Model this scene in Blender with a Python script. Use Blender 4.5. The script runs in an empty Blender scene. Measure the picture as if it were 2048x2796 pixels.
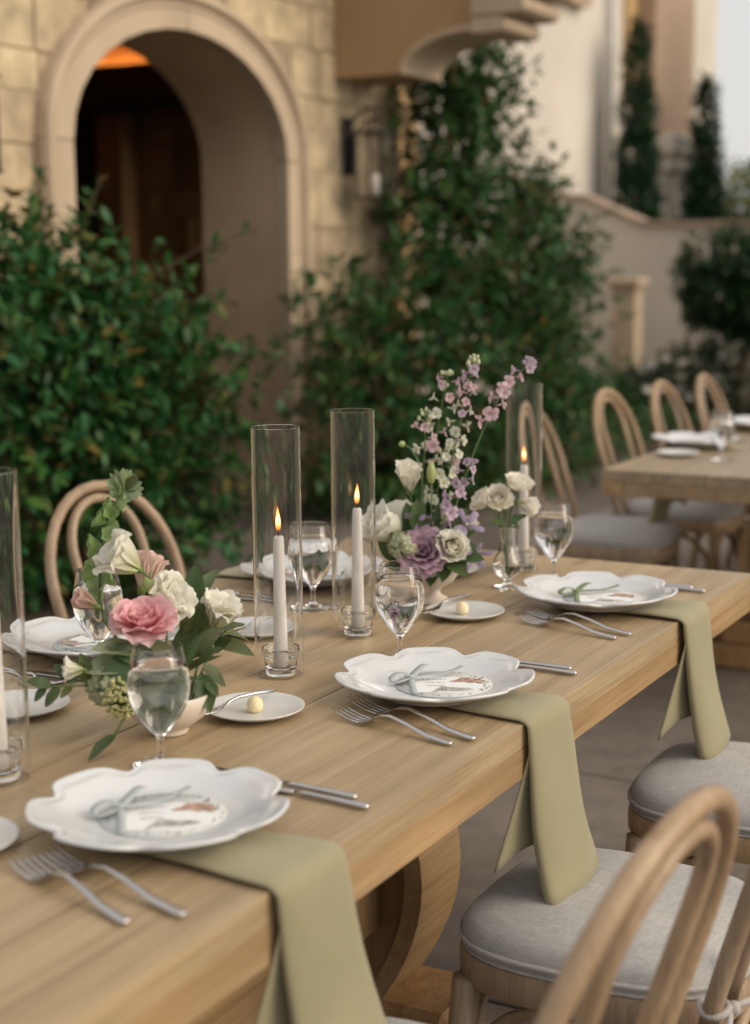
import bpy, bmesh, math, random
from mathutils import Vector, Matrix, Quaternion, noise
PI = math.pi
R = math.radians
C = bpy.context.scene.collection
SC = bpy.context.scene
random.seed(11)

# ------------------------------------------------------------------ camera, sky, sun, exposure
CAM_H = 1.4136
cam_d = bpy.data.cameras.new("camera")
cam_d.sensor_fit = 'VERTICAL'
cam_d.sensor_height = 36.0
cam_d.sensor_width = 36.0
cam_d.lens = 54.53
cam_d.clip_start = 0.05
cam_d.clip_end = 600.0
cam = bpy.data.objects.new("camera", cam_d)
C.objects.link(cam)
pitch, yaw, roll = R(9.1355), R(28.705), R(-0.5104)
vd = Vector((math.cos(yaw) * math.cos(pitch), math.sin(yaw) * math.cos(pitch), -math.sin(pitch)))
vr = vd.cross(Vector((0, 0, 1))).normalized()
vu = vr.cross(vd)
vr2 = vr * math.cos(roll) + vu * math.sin(roll)
vu2 = vu * math.cos(roll) - vr * math.sin(roll)
cam.matrix_world = Matrix(((vr2.x, vu2.x, -vd.x, 0), (vr2.y, vu2.y, -vd.y, 0), (vr2.z, vu2.z, -vd.z, CAM_H), (0, 0, 0, 1)))
cam_d.dof.use_dof = True
cam_d.dof.focus_distance = 2.46
cam_d.dof.aperture_fstop = 2.7
SC.camera = cam

SUN_EL, SUN_AZ = R(28), R(-80)          # azimuth measured from +X towards +Y: open sky to the right of the tables
world = bpy.data.worlds.new("World")
SC.world = world
world.use_nodes = True
wn = world.node_tree
wn.nodes.clear()
sky_n = wn.nodes.new('ShaderNodeTexSky')
sky_n.sky_type = 'NISHITA'
sky_n.sun_disc = False
sky_n.sun_elevation = SUN_EL
sky_n.sun_rotation = PI / 2 - SUN_AZ
sky_n.air_density = 1.0
sky_n.dust_density = 3.5
sky_n.ozone_density = 1.0
bg = wn.nodes.new('ShaderNodeBackground')
bg.inputs['Strength'].default_value = 0.092
veil = wn.nodes.new('ShaderNodeMix')          # thin bright overcast over the blue
veil.data_type = 'RGBA'
veil.inputs['Factor'].default_value = 0.80
veil.inputs[7].default_value = (12.0, 11.7, 11.3, 1)
wo = wn.nodes.new('ShaderNodeOutputWorld')
wn.links.new(sky_n.outputs[0], veil.inputs[6])
wn.links.new(veil.outputs[2], bg.inputs['Color'])
wn.links.new(bg.outputs[0], wo.inputs['Surface'])

sun_d = bpy.data.lights.new("sun", 'SUN')
sun_d.energy = 3.3
sun_d.angle = R(50)
sun_d.color = (1.0, 0.87, 0.68)
sun = bpy.data.objects.new("sun", sun_d)
C.objects.link(sun)
sun_dir = Vector((math.cos(SUN_AZ) * math.cos(SUN_EL), math.sin(SUN_AZ) * math.cos(SUN_EL), math.sin(SUN_EL)))
sun.rotation_euler = (-sun_dir).to_track_quat('-Z', 'Y').to_euler()
sun.location = sun_dir * 30

SC.view_settings.view_transform = 'Standard'
SC.view_settings.look = 'None'
SC.view_settings.gamma = 1.0
SC.view_settings.use_curve_mapping = False
SC.view_settings.exposure = -0.30
SC.cycles.use_denoising = True
SC.cycles.max_bounces = 16
SC.cycles.transmission_bounces = 14
SC.cycles.glossy_bounces = 6
SC.cycles.diffuse_bounces = 6
SC.cycles.transparent_max_bounces = 10
SC.cycles.sample_clamp_indirect = 6.0

# ------------------------------------------------------------------ object helpers
class MB:
    """collects vertices and faces of one mesh"""
    def __init__(s):
        s.v = []; s.f = []; s.sm = []
    def add(s, vs, fs, smooth=True):
        o = len(s.v)
        s.v += [tuple(p) for p in vs]
        s.f += [tuple(i + o for i in f) for f in fs]
        s.sm += [smooth] * len(fs)
        return s
    def box(s, x0, x1, y0, y1, z0, z1, b=0.0):
        if b <= 0:
            vs = [(x, y, z) for z in (z0, z1) for y in (y0, y1) for x in (x0, x1)]
            return s.add(vs, [(0, 2, 3, 1), (4, 5, 7, 6), (0, 1, 5, 4), (2, 6, 7, 3), (0, 4, 6, 2), (1, 3, 7, 5)], False)
        vs = []; fs = []
        xs, ys, zs = (x0, x1), (y0, y1), (z0, z1)
        def sg(i): return 1 if i == 0 else -1
        for k in (0, 1):
            for j in (0, 1):
                for i in (0, 1):
                    X, Y, Z = xs[i], ys[j], zs[k]
                    vs += [(X, Y + sg(j) * b, Z + sg(k) * b), (X + sg(i) * b, Y, Z + sg(k) * b), (X + sg(i) * b, Y + sg(j) * b, Z)]
        def c(i, j, k): return 3 * (k * 4 + j * 2 + i)
        for i in (0, 1):
            q = [c(i, 0, 0), c(i, 1, 0), c(i, 1, 1), c(i, 0, 1)]
            fs.append(tuple(q if i else q[::-1]))
        for j in (0, 1):
            q = [c(0, j, 0) + 1, c(1, j, 0) + 1, c(1, j, 1) + 1, c(0, j, 1) + 1]
            fs.append(tuple(q if not j else q[::-1]))
        for k in (0, 1):
            q = [c(0, 0, k) + 2, c(1, 0, k) + 2, c(1, 1, k) + 2, c(0, 1, k) + 2]
            fs.append(tuple(q if k else q[::-1]))
        for j in (0, 1):
            for k in (0, 1):
                a, d = c(0, j, k), c(1, j, k)
                fs.append((a + 1, d + 1, d + 2, a + 2))
        for i in (0, 1):
            for k in (0, 1):
                a, d = c(i, 0, k), c(i, 1, k)
                fs.append((a, d, d + 2, a + 2))
        for i in (0, 1):
            for j in (0, 1):
                a, d = c(i, j, 0), c(i, j, 1)
                fs.append((a, d, d + 1, a + 1))
        for k in (0, 1):
            for j in (0, 1):
                for i in (0, 1):
                    a = c(i, j, k); fs.append((a, a + 1, a + 2))
        return s.add(vs, fs, False)
    def tube(s, pts, r, n=10, closed=False, flat=1.0, caps=True):
        P = [Vector(p) for p in pts]
        m = len(P)
        rr = r if hasattr(r, '__len__') else [r] * m
        def tan(i):
            a = P[(i - 1) % m] if (closed or i > 0) else P[i]
            b = P[(i + 1) % m] if (closed or i < m - 1) else P[i]
            t = b - a
            return t.normalized() if t.length > 1e-9 else Vector((0, 0, 1))
        t0 = tan(0)
        ref = Vector((0, 0, 1)) if abs(t0.z) < 0.9 else Vector((0, 1, 0))
        nrm = (ref - t0 * ref.dot(t0)).normalized()
        vs = []; fs = []
        for i in range(m):
            t = tan(i)
            nrm = (nrm - t * nrm.dot(t))
            nrm = nrm.normalized() if nrm.length > 1e-6 else t.orthogonal().normalized()
            bn = t.cross(nrm)
            for k in range(n):
                a = 2 * PI * k / n
                vs.append(P[i] + nrm * (math.cos(a) * rr[i] * flat) + bn * (math.sin(a) * rr[i]))
        for i in range(m if closed else m - 1):
            for k in range(n):
                a = i * n + k; b = i * n + (k + 1) % n
                j = ((i + 1) % m) * n
                fs.append((a, b, j + (k + 1) % n, j + k))
        if not closed and caps:
            fs.append(tuple(range(n))[::-1]); fs.append(tuple((m - 1) * n + k for k in range(n)))
        return s.add(vs, fs)
    def lathe(s, prof, n=32, close=False):
        vs = []; fs = []
        idx = []
        for (r, z) in prof:
            if r < 1e-6:
                idx.append([len(vs)] * n); vs.append((0, 0, z))
            else:
                idx.append([len(vs) + k for k in range(n)])
                vs += [(r * math.cos(2 * PI * k / n), r * math.sin(2 * PI * k / n), z) for k in range(n)]
        m = len(prof)
        for i in range(m if close else m - 1):
            a, b = idx[i], idx[(i + 1) % m]
            for k in range(n):
                q = [a[k], a[(k + 1) % n], b[(k + 1) % n], b[k]]
                u = []
                for w in q:
                    if w not in u: u.append(w)
                if len(u) > 2: fs.append(tuple(u))
        return s.add(vs, fs)
    def grid(s, fn, nu, nv, thick=0.0):
        vs = [fn(i / nu, j / nv) for j in range(nv + 1) for i in range(nu + 1)]
        fs = [(j * (nu + 1) + i, j * (nu + 1) + i + 1, (j + 1) * (nu + 1) + i + 1, (j + 1) * (nu + 1) + i) for j in range(nv) for i in range(nu)]
        return s.add(vs, fs)
    def ball(s, c, r, n=8, m=6, sz=1.0):
        c = Vector(c)
        vs = [c + Vector((0, 0, -r * sz))]
        for j in range(1, m):
            a = -PI / 2 + PI * j / m
            for k in range(n):
                b = 2 * PI * k / n
                vs.append(c + Vector((math.cos(a) * math.cos(b) * r, math.cos(a) * math.sin(b) * r, math.sin(a) * r * sz)))
        vs.append(c + Vector((0, 0, r * sz)))
        fs = []
        for k in range(n):
            fs.append((0, 1 + (k + 1) % n, 1 + k))
            fs.append((len(vs) - 1, 1 + (m - 2) * n + k, 1 + (m - 2) * n + (k + 1) % n))
        for j in range(m - 2):
            for k in range(n):
                a = 1 + j * n + k; b = 1 + j * n + (k + 1) % n
                fs.append((a, b, b + n, a + n))
        return s.add(vs, fs)
    def prism(s, poly, y0, y1, axis='y', smooth=False):
        """polygon (a, b) extruded along an axis: 'y' -> (x, z), 'x' -> (y, z), 'z' -> (x, y)"""
        n = len(poly)
        def P(a, b, t):
            return (a, t, b) if axis == 'y' else ((t, a, b) if axis == 'x' else (a, b, t))
        vs = [P(a, b, y0) for a, b in poly] + [P(a, b, y1) for a, b in poly]
        fs = [tuple(range(n)), tuple(range(n, 2 * n))[::-1]]
        fs += [(i, i + n, (i + 1) % n + n, (i + 1) % n) for i in range(n)]
        return s.add(vs, fs, smooth)
    def mesh(s, name, m, fix=True, sharp=None):
        me = bpy.data.meshes.new(name)
        me.from_pydata(s.v, [], s.f)
        me.polygons.foreach_set('use_smooth', s.sm)
        if fix:
            b = bmesh.new(); b.from_mesh(me)
            bmesh.ops.recalc_face_normals(b, faces=b.faces)
            b.to_mesh(me); b.free()
        if sharp is not None and hasattr(me, 'set_sharp_from_angle'):
            me.set_sharp_from_angle(angle=R(sharp))
        if m is not None: me.materials.append(m)
        me.update()
        return me

def link(name, me, parent=None, loc=(0, 0, 0), rot=(0, 0, 0), scale=None, label=None):
    o = bpy.data.objects.new(name, me)
    C.objects.link(o)
    o.location = loc
    if isinstance(rot, Quaternion):
        o.rotation_mode = 'QUATERNION'; o.rotation_quaternion = rot
    else:
        o.rotation_euler = rot
    if scale is not None:
        o.scale = scale if hasattr(scale, '__len__') else (scale,) * 3
    if parent is not None: o.parent = parent
    if label: o['label'] = label
    return o
def tag(o, label=None, cat=None, group=None, kind=None):
    if label: o['label'] = label
    if cat: o['category'] = cat
    if group: o['group'] = group
    if kind: o['kind'] = kind
    return o
def thing(name, label, cat, loc=(0, 0, 0), rot=(0, 0, 0), group=None):
    return tag(link(name, None, None, loc, rot), label, cat, group)
def solo(name, me, label, cat, loc=(0, 0, 0), rot=(0, 0, 0), group=None, scale=None):
    return tag(link(name, me, None, loc, rot, scale), label, cat, group)
def kids(o):
    return [c for c in bpy.data.objects if c.parent == o]
KIDS = {}
def copy_tree(o, parent=None):
    c = o.copy(); C.objects.link(c)
    if parent is not None: c.parent = parent
    for ch in list(o.children): copy_tree(ch, c)
    return c
def another(o, label, loc, rotz=None, group=None):
    c = copy_tree(o)
    c.location = loc
    if rotz is not None: c.rotation_euler = (0, 0, rotz)
    c['label'] = label
    if group: c['group'] = group
    return c

# ------------------------------------------------------------------ materials
def nt(name):
    m = bpy.data.materials.new(name); m.use_nodes = True
    t = m.node_tree; t.nodes.clear()
    o = t.nodes.new('ShaderNodeOutputMaterial')
    return m, t, o
def N(t, typ, **kw):
    n = t.nodes.new(typ)
    for k, v in kw.items():
        if k in n.inputs: n.inputs[k].default_value = v
        else: setattr(n, k, v)
    return n
def ramp(t, stops):
    n = t.nodes.new('ShaderNodeValToRGB')
    e = n.color_ramp.elements
    while len(e) < len(stops): e.new(0.5)
    for i, (p, c) in enumerate(stops):
        e[i].position = p; e[i].color = (c[0], c[1], c[2], 1)
    return n
def coord(t, scale=(1, 1, 1), rnd=True):
    tc = t.nodes.new('ShaderNodeTexCoord')
    mp = t.nodes.new('ShaderNodeMapping')
    mp.inputs['Scale'].default_value = scale
    src = tc.outputs['Object']
    if rnd:
        oi = t.nodes.new('ShaderNodeObjectInfo')
        mu = t.nodes.new('ShaderNodeMath'); mu.operation = 'MULTIPLY'; mu.inputs[1].default_value = 37.0
        ad = t.nodes.new('ShaderNodeVectorMath'); ad.operation = 'ADD'
        t.links.new(oi.outputs['Random'], mu.inputs[0])
        t.links.new(src, ad.inputs[0]); t.links.new(mu.outputs[0], ad.inputs[1])
        src = ad.outputs[0]
    t.links.new(src, mp.inputs['Vector'])
    return mp
def hsv(t, col_socket, rnd_socket, hue=0.0, sat=0.0, val=0.2):
    h = t.nodes.new('ShaderNodeHueSaturation')
    t.links.new(col_socket, h.inputs['Color'])
    for inp, amp, base in (('Hue', hue, 0.5), ('Saturation', sat, 1.0), ('Value', val, 1.0)):
        if amp:
            mr = t.nodes.new('ShaderNodeMapRange')
            mr.inputs['To Min'].default_value = base - amp; mr.inputs['To Max'].default_value = base + amp
            t.links.new(rnd_socket, mr.inputs['Value']); t.links.new(mr.outputs[0], h.inputs[inp])
    return h
def bump(t, hs, strength=0.2, dist=0.002):
    b = t.nodes.new('ShaderNodeBump')
    b.inputs['Strength'].default_value = strength; b.inputs['Distance'].default_value = dist
    t.links.new(hs, b.inputs['Height'])
    return b
def plain(name, col, rough=0.5, metal=0.0, var=0.10, vscale=6.0, bmp=0.0, bscale=60.0, spec=0.5, sub=0.0, coat=0.0, objvar=0.0, huevar=0.0, sheen=0.0):
    m, t, o = nt(name)
    p = N(t, 'ShaderNodeBsdfPrincipled', Roughness=rough, Metallic=metal)
    p.inputs['Specular IOR Level'].default_value = spec
    p.inputs['Coat Weight'].default_value = coat
    p.inputs['Sheen Weight'].default_value = sheen
    if sub:
        p.inputs['Subsurface Weight'].default_value = sub
        p.inputs['Subsurface Radius'].default_value = (0.6, 0.4, 0.3)
        p.inputs['Subsurface Scale'].default_value = 0.01
    mp = coord(t)
    n1 = N(t, 'ShaderNodeTexNoise', Scale=vscale, Detail=5.0)
    t.links.new(mp.outputs[0], n1.inputs['Vector'])
    lo = [max(0, c * (1 - var)) for c in col]; hi = [min(1, c * (1 + var)) for c in col]
    r = ramp(t, [(0.3, lo), (0.7, hi)])
    t.links.new(n1.outputs['Fac'], r.inputs[0])
    cs = r.outputs[0]
    if objvar or huevar:
        oi = t.nodes.new('ShaderNodeObjectInfo')
        h = hsv(t, cs, oi.outputs['Random'], hue=huevar, val=objvar); cs = h.outputs[0]
    t.links.new(cs, p.inputs['Base Color'])
    if bmp:
        n2 = N(t, 'ShaderNodeTexNoise', Scale=bscale, Detail=6.0)
        t.links.new(mp.outputs[0], n2.inputs['Vector'])
        b = bump(t, n2.outputs['Fac'], bmp, 0.004); t.links.new(b.outputs[0], p.inputs['Normal'])
    t.links.new(p.outputs[0], o.inputs['Surface'])
    return m
def wood(name, lo, mid, hi, axis='x', rough=0.45, objvar=0.10, scale=1.0, bmp=0.25, knots=False, spec=0.5):
    m, t, o = nt(name)
    p = N(t, 'ShaderNodeBsdfPrincipled', Roughness=rough)
    p.inputs['Specular IOR Level'].default_value = spec
    st = [26.0 * scale] * 3; fi = [240.0 * scale] * 3
    k = 'xyz'.index(axis)
    st[k] = 1.1 * scale; fi[k] = 4.0 * scale
    mp = coord(t, st); mf = coord(t, fi); mb = coord(t, (1.6, 1.6, 1.6))
    n1 = N(t, 'ShaderNodeTexNoise', Scale=1.0, Detail=7.0, Roughness=0.6, Distortion=0.6)
    t.links.new(mp.outputs[0], n1.inputs['Vector'])
    r = ramp(t, [(0.28, lo), (0.5, mid), (0.74, hi)])
    t.links.new(n1.outputs['Fac'], r.inputs[0])
    n2 = N(t, 'ShaderNodeTexNoise', Scale=1.0, Detail=3.0, Roughness=0.7)
    t.links.new(mf.outputs[0], n2.inputs['Vector'])
    r2 = ramp(t, [(0.32, (0.62, 0.58, 0.52)), (0.55, (1, 1, 1))])
    t.links.new(n2.outputs['Fac'], r2.inputs[0])
    mx = N(t, 'ShaderNodeMix', data_type='RGBA', blend_type='MULTIPLY')
    mx.inputs['Factor'].default_value = 0.65
    t.links.new(r.outputs[0], mx.inputs[6]); t.links.new(r2.outputs[0], mx.inputs[7])
    n3 = N(t, 'ShaderNodeTexNoise', Scale=2.2, Detail=3.0)
    t.links.new(mb.outputs[0], n3.inputs['Vector'])
    r3 = ramp(t, [(0.3, (0.86, 0.86, 0.88)), (0.7, (1.08, 1.05, 1.0))])
    t.links.new(n3.outputs['Fac'], r3.inputs[0])
    mx2 = N(t, 'ShaderNodeMix', data_type='RGBA', blend_type='MULTIPLY')
    mx2.inputs['Factor'].default_value = 1.0
    t.links.new(mx.outputs[2], mx2.inputs[6]); t.links.new(r3.outputs[0], mx2.inputs[7])
    cs = mx2.outputs[2]
    if knots:
        kv = coord(t, (2.3, 7.0, 7.0))
        vo = N(t, 'ShaderNodeTexVoronoi', Scale=1.0)
        t.links.new(kv.outputs[0], vo.inputs['Vector'])
        rk = ramp(t, [(0.03, (0.45, 0.40, 0.36)), (0.13, (1, 1, 1))])
        t.links.new(vo.outputs['Distance'], rk.inputs[0])
        mk = N(t, 'ShaderNodeMix', data_type='RGBA', blend_type='MULTIPLY')
        mk.inputs['Factor'].default_value = 0.7
        t.links.new(cs, mk.inputs[6]); t.links.new(rk.outputs[0], mk.inputs[7]); cs = mk.outputs[2]
    oi = t.nodes.new('ShaderNodeObjectInfo')
    h = hsv(t, cs, oi.outputs['Random'], val=objvar, sat=0.08)
    t.links.new(h.outputs[0], p.inputs['Base Color'])
    b = bump(t, n2.outputs['Fac'], bmp, 0.0008); t.links.new(b.outputs[0], p.inputs['Normal'])
    t.links.new(p.outputs[0], o.inputs['Surface'])
    return m
def leafy(name, cols, rough=0.35, trans=0.25, islands=False, spec=0.5, veins=False):
    """leaf or petal: gloss over a diffuse sheet that also lets light through"""
    m, t, o = nt(name)
    if islands:
        g = t.nodes.new('ShaderNodeNewGeometry'); rs = g.outputs['Random Per Island']
    else:
        oi = t.nodes.new('ShaderNodeObjectInfo'); rs = oi.outputs['Random']
    n = len(cols)
    r = ramp(t, [(i / max(1, n - 1), c) for i, c in enumerate(cols)] if n > 1 else [(0, cols[0]), (1, cols[0])])
    t.links.new(rs, r.inputs[0])
    mp = coord(t)
    nz = N(t, 'ShaderNodeTexNoise', Scale=40.0, Detail=4.0)
    t.links.new(mp.outputs[0], nz.inputs['Vector'])
    r2 = ramp(t, [(0.3, (0.86, 0.86, 0.86)), (0.7, (1.1, 1.1, 1.1))])
    t.links.new(nz.outputs['Fac'], r2.inputs[0])
    mx = N(t, 'ShaderNodeMix', data_type='RGBA', blend_type='MULTIPLY'); mx.inputs['Factor'].default_value = 1.0
    t.links.new(r.outputs[0], mx.inputs[6]); t.links.new(r2.outputs[0], mx.inputs[7])
    p = N(t, 'ShaderNodeBsdfPrincipled', Roughness=rough)
    p.inputs['Specular IOR Level'].default_value = spec
    tr = t.nodes.new('ShaderNodeBsdfTranslucent')
    t.links.new(mx.outputs[2], p.inputs['Base Color']); t.links.new(mx.outputs[2], tr.inputs['Color'])
    ms = t.nodes.new('ShaderNodeMixShader'); ms.inputs[0].default_value = trans
    t.links.new(p.outputs[0], ms.inputs[1]); t.links.new(tr.outputs[0], ms.inputs[2])
    b = bump(t, nz.outputs['Fac'], 0.15, 0.002); t.links.new(b.outputs[0], p.inputs['Normal'])
    t.links.new(ms.outputs[0], o.inputs['Surface'])
    return m
def petal_mat(name, base, tip, trans=0.4, objvar=0.06):
    """petal: colour runs from its base to its rim (the petal's own z)"""
    m, t, o = nt(name)
    tc = t.nodes.new('ShaderNodeTexCoord'); sp = t.nodes.new('ShaderNodeSeparateXYZ')
    t.links.new(tc.outputs['UV'], sp.inputs[0])
    nz = N(t, 'ShaderNodeTexNoise', Scale=1.0, Detail=4.0)
    mp = coord(t, (420, 420, 40)); t.links.new(mp.outputs[0], nz.inputs['Vector'])
    ad = N(t, 'ShaderNodeMath', operation='MULTIPLY_ADD'); ad.inputs[1].default_value = 0.25
    t.links.new(nz.outputs['Fac'], ad.inputs[0]); t.links.new(sp.outputs[1], ad.inputs[2])
    r = ramp(t, [(0.12, base), (0.62, [(a * 0.25 + b * 0.75) for a, b in zip(base, tip)]), (1.05, tip)])
    t.links.new(ad.outputs[0], r.inputs[0])
    oi = t.nodes.new('ShaderNodeObjectInfo')
    h = hsv(t, r.outputs[0], oi.outputs['Random'], val=objvar, sat=0.1)
    p = N(t, 'ShaderNodeBsdfPrincipled', Roughness=0.6)
    p.inputs['Specular IOR Level'].default_value = 0.25
    tr = t.nodes.new('ShaderNodeBsdfTranslucent')
    t.links.new(h.outputs[0], p.inputs['Base Color']); t.links.new(h.outputs[0], tr.inputs['Color'])
    ms = t.nodes.new('ShaderNodeMixShader'); ms.inputs[0].default_value = trans
    t.links.new(p.outputs[0], ms.inputs[1]); t.links.new(tr.outputs[0], ms.inputs[2])
    b = bump(t, nz.outputs['Fac'], 0.2, 0.0006); t.links.new(b.outputs[0], p.inputs['Normal'])
    t.links.new(ms.outputs[0], o.inputs['Surface'])
    return m
def glass(name, ior=1.45, col=(1, 1, 1), rough=0.0):
    m, t, o = nt(name)
    p = N(t, 'ShaderNodeBsdfPrincipled', Roughness=rough, IOR=ior)
    p.inputs['Transmission Weight'].default_value = 1.0
    nz = N(t, 'ShaderNodeTexNoise', Scale=9.0, Detail=2.0)
    mp = coord(t); t.links.new(mp.outputs[0], nz.inputs['Vector'])
    r = ramp(t, [(0.0, [c * 0.997 for c in col]), (1.0, col)])
    t.links.new(nz.outputs['Fac'], r.inputs[0]); t.links.new(r.outputs[0], p.inputs['Base Color'])
    t.links.new(p.outputs[0], o.inputs['Surface'])
    return m
def cloth(name, col, rough=0.9, scale=900.0, bmp=0.25, var=0.10, sheen=0.2):
    m, t, o = nt(name)
    p = N(t, 'ShaderNodeBsdfPrincipled', Roughness=rough)
    p.inputs['Specular IOR Level'].default_value = 0.2
    p.inputs['Sheen Weight'].default_value = sheen
    ma = coord(t, (scale, scale * 0.06, scale)); mb = coord(t, (scale * 0.06, scale, scale)); mc = coord(t)
    a = N(t, 'ShaderNodeTexNoise', Scale=1.0, Detail=2.0); b = N(t, 'ShaderNodeTexNoise', Scale=1.0, Detail=2.0)
    c = N(t, 'ShaderNodeTexNoise', Scale=7.0, Detail=4.0)
    t.links.new(ma.outputs[0], a.inputs['Vector']); t.links.new(mb.outputs[0], b.inputs['Vector']); t.links.new(mc.outputs[0], c.inputs['Vector'])
    ad = N(t, 'ShaderNodeMath', operation='ADD'); t.links.new(a.outputs['Fac'], ad.inputs[0]); t.links.new(b.outputs['Fac'], ad.inputs[1])
    hf = N(t, 'ShaderNodeMath', operation='MULTIPLY'); hf.inputs[1].default_value = 0.5; t.links.new(ad.outputs[0], hf.inputs[0])
    r = ramp(t, [(0.3, [x * (1 - var) for x in col]), (0.7, [x * (1 + var) for x in col])])
    t.links.new(hf.outputs[0], r.inputs[0])
    r2 = ramp(t, [(0.3, (0.93, 0.93, 0.93)), (0.7, (1.05, 1.05, 1.05))]); t.links.new(c.outputs['Fac'], r2.inputs[0])
    mx = N(t, 'ShaderNodeMix', data_type='RGBA', blend_type='MULTIPLY'); mx.inputs['Factor'].default_value = 1.0
    t.links.new(r.outputs[0], mx.inputs[6]); t.links.new(r2.outputs[0], mx.inputs[7])
    t.links.new(mx.outputs[2], p.inputs['Base Color'])
    bb = bump(t, hf.outputs[0], bmp, 0.0006); t.links.new(bb.outputs[0], p.inputs['Normal'])
    t.links.new(p.outputs[0], o.inputs['Surface'])
    return m

M = {}
M['table_top'] = wood('table_top', (0.29, 0.212, 0.130), (0.395, 0.298, 0.185), (0.475, 0.368, 0.242), 'x', rough=0.40, objvar=0.11, knots=True)
M['table_edge'] = wood('table_edge', (0.26, 0.165, 0.085), (0.355, 0.24, 0.13), (0.43, 0.30, 0.175), 'x', rough=0.5, objvar=0.08)
M['table_leg'] = wood('table_leg', (0.20, 0.11, 0.05), (0.30, 0.18, 0.085), (0.38, 0.24, 0.12), 'z', rough=0.5)
M['chair_wood'] = wood('chair_wood', (0.27, 0.185, 0.115), (0.365, 0.26, 0.17), (0.44, 0.325, 0.22), 'z', rough=0.42, objvar=0.10, bmp=0.12)
M['napkin'] = cloth('napkin', (0.32, 0.285, 0.175), scale=1500, bmp=0.12, var=0.06)
M['linen'] = cloth('linen', (0.43, 0.415, 0.405), scale=520, bmp=0.5, var=0.26)
M['tie'] = cloth('tie', (0.42, 0.39, 0.37), scale=700)
M['china'] = plain('china', (0.63, 0.64, 0.655), rough=0.16, var=0.02, spec=0.55, coat=0.3)
M['bread_china'] = plain('bread_china', (0.64, 0.64, 0.63), rough=0.2, var=0.03, spec=0.5)
M['cream_china'] = plain('cream_china', (0.66, 0.58, 0.50), rough=0.45, var=0.05)
M['steel'] = plain('steel', (0.55, 0.53, 0.52), rough=0.13, metal=1.0, var=0.06, bmp=0.05, bscale=200)
M['wax'] = plain('wax', (0.88, 0.84, 0.80), rough=0.5, var=0.03, sub=0.25)
M['wick'] = plain('wick', (0.02, 0.016, 0.014), rough=0.9)
M['butter'] = plain('butter', (0.78, 0.66, 0.42), rough=0.6, var=0.06, bmp=0.3, bscale=220, sub=0.2)
M['glass'] = glass('glass')
M['vase_glass'] = glass('vase_glass', col=(0.998, 1.0, 0.998))
M['water'] = glass('water', 1.33)
M['card'] = plain('card', (0.64, 0.648, 0.64), rough=0.7, var=0.04, bmp=0.1, bscale=500)
M['card_white'] = plain('card_white', (0.80, 0.80, 0.80), rough=0.7, var=0.02, bmp=0.1, bscale=500)
M['ink_brown'] = plain('ink_brown', (0.46, 0.29, 0.22), rough=0.8, var=0.5, vscale=120)
M['ink_grey'] = plain('ink_grey', (0.42, 0.40, 0.38), rough=0.8, var=0.5, vscale=120)
M['ink'] = plain('ink', (0.08, 0.08, 0.08), rough=0.8, var=0.3)
M['ribbon_blue'] = cloth('ribbon_blue', (0.38, 0.42, 0.425), rough=0.5, scale=1500, bmp=0.1)
M['ribbon_green'] = cloth('ribbon_green', (0.15, 0.20, 0.09), rough=0.5, scale=1500, bmp=0.1)
M['ribbon_pale'] = cloth('ribbon_pale', (0.50, 0.54, 0.53), rough=0.5, scale=1500, bmp=0.1)
M['stucco'] = plain('stucco', (0.60, 0.545, 0.485), rough=0.9, var=0.09, vscale=1.2, bmp=0.35, bscale=30)
M['stucco_garden'] = plain('stucco_garden', (0.58, 0.53, 0.46), rough=0.9, var=0.10, vscale=0.9, bmp=0.35, bscale=30)
M['stucco_lit'] = plain('stucco_lit', (0.50, 0.32, 0.15), rough=0.9, var=0.1)  # warm light on the recess side, put into the stucco colour
M['stucco_tan'] = plain('stucco_tan', (0.36, 0.235, 0.125), rough=0.9, var=0.1, vscale=2.0, bmp=0.3, bscale=30)
M['reveal'] = plain('reveal', (0.53, 0.38, 0.25), rough=0.9, var=0.12, vscale=3.0, bmp=0.3, bscale=30)
M['coping'] = plain('coping', (0.36, 0.27, 0.21), rough=0.85, var=0.18, vscale=4.0, bmp=0.5, bscale=25)
M['stone'] = plain('stone', (0.46, 0.36, 0.235), rough=0.85, var=0.30, vscale=7.0, bmp=1.0, bscale=24, objvar=0.17, huevar=0.006)
M['mortar'] = plain('mortar', (0.43, 0.345, 0.23), rough=0.95, var=0.1, bmp=0.4)
M['archstone'] = plain('archstone', (0.48, 0.375, 0.27), rough=0.85, var=0.10, vscale=3.0, bmp=0.3, bscale=30, objvar=0.06)
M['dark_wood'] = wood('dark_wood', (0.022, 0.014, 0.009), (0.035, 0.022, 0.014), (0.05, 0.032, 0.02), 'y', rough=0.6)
M['post_wood'] = wood('post_wood', (0.26, 0.15, 0.07), (0.36, 0.21, 0.10), (0.44, 0.27, 0.13), 'z', rough=0.6)
M['ceiling_wood'] = wood('ceiling_wood', (0.42, 0.17, 0.05), (0.52, 0.23, 0.075), (0.6, 0.28, 0.10), 'y', rough=0.6)
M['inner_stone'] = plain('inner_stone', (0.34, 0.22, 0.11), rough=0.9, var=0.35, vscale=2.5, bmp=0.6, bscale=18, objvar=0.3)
M['iron'] = plain('iron', (0.018, 0.015, 0.013), rough=0.5, var=0.2)
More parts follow.
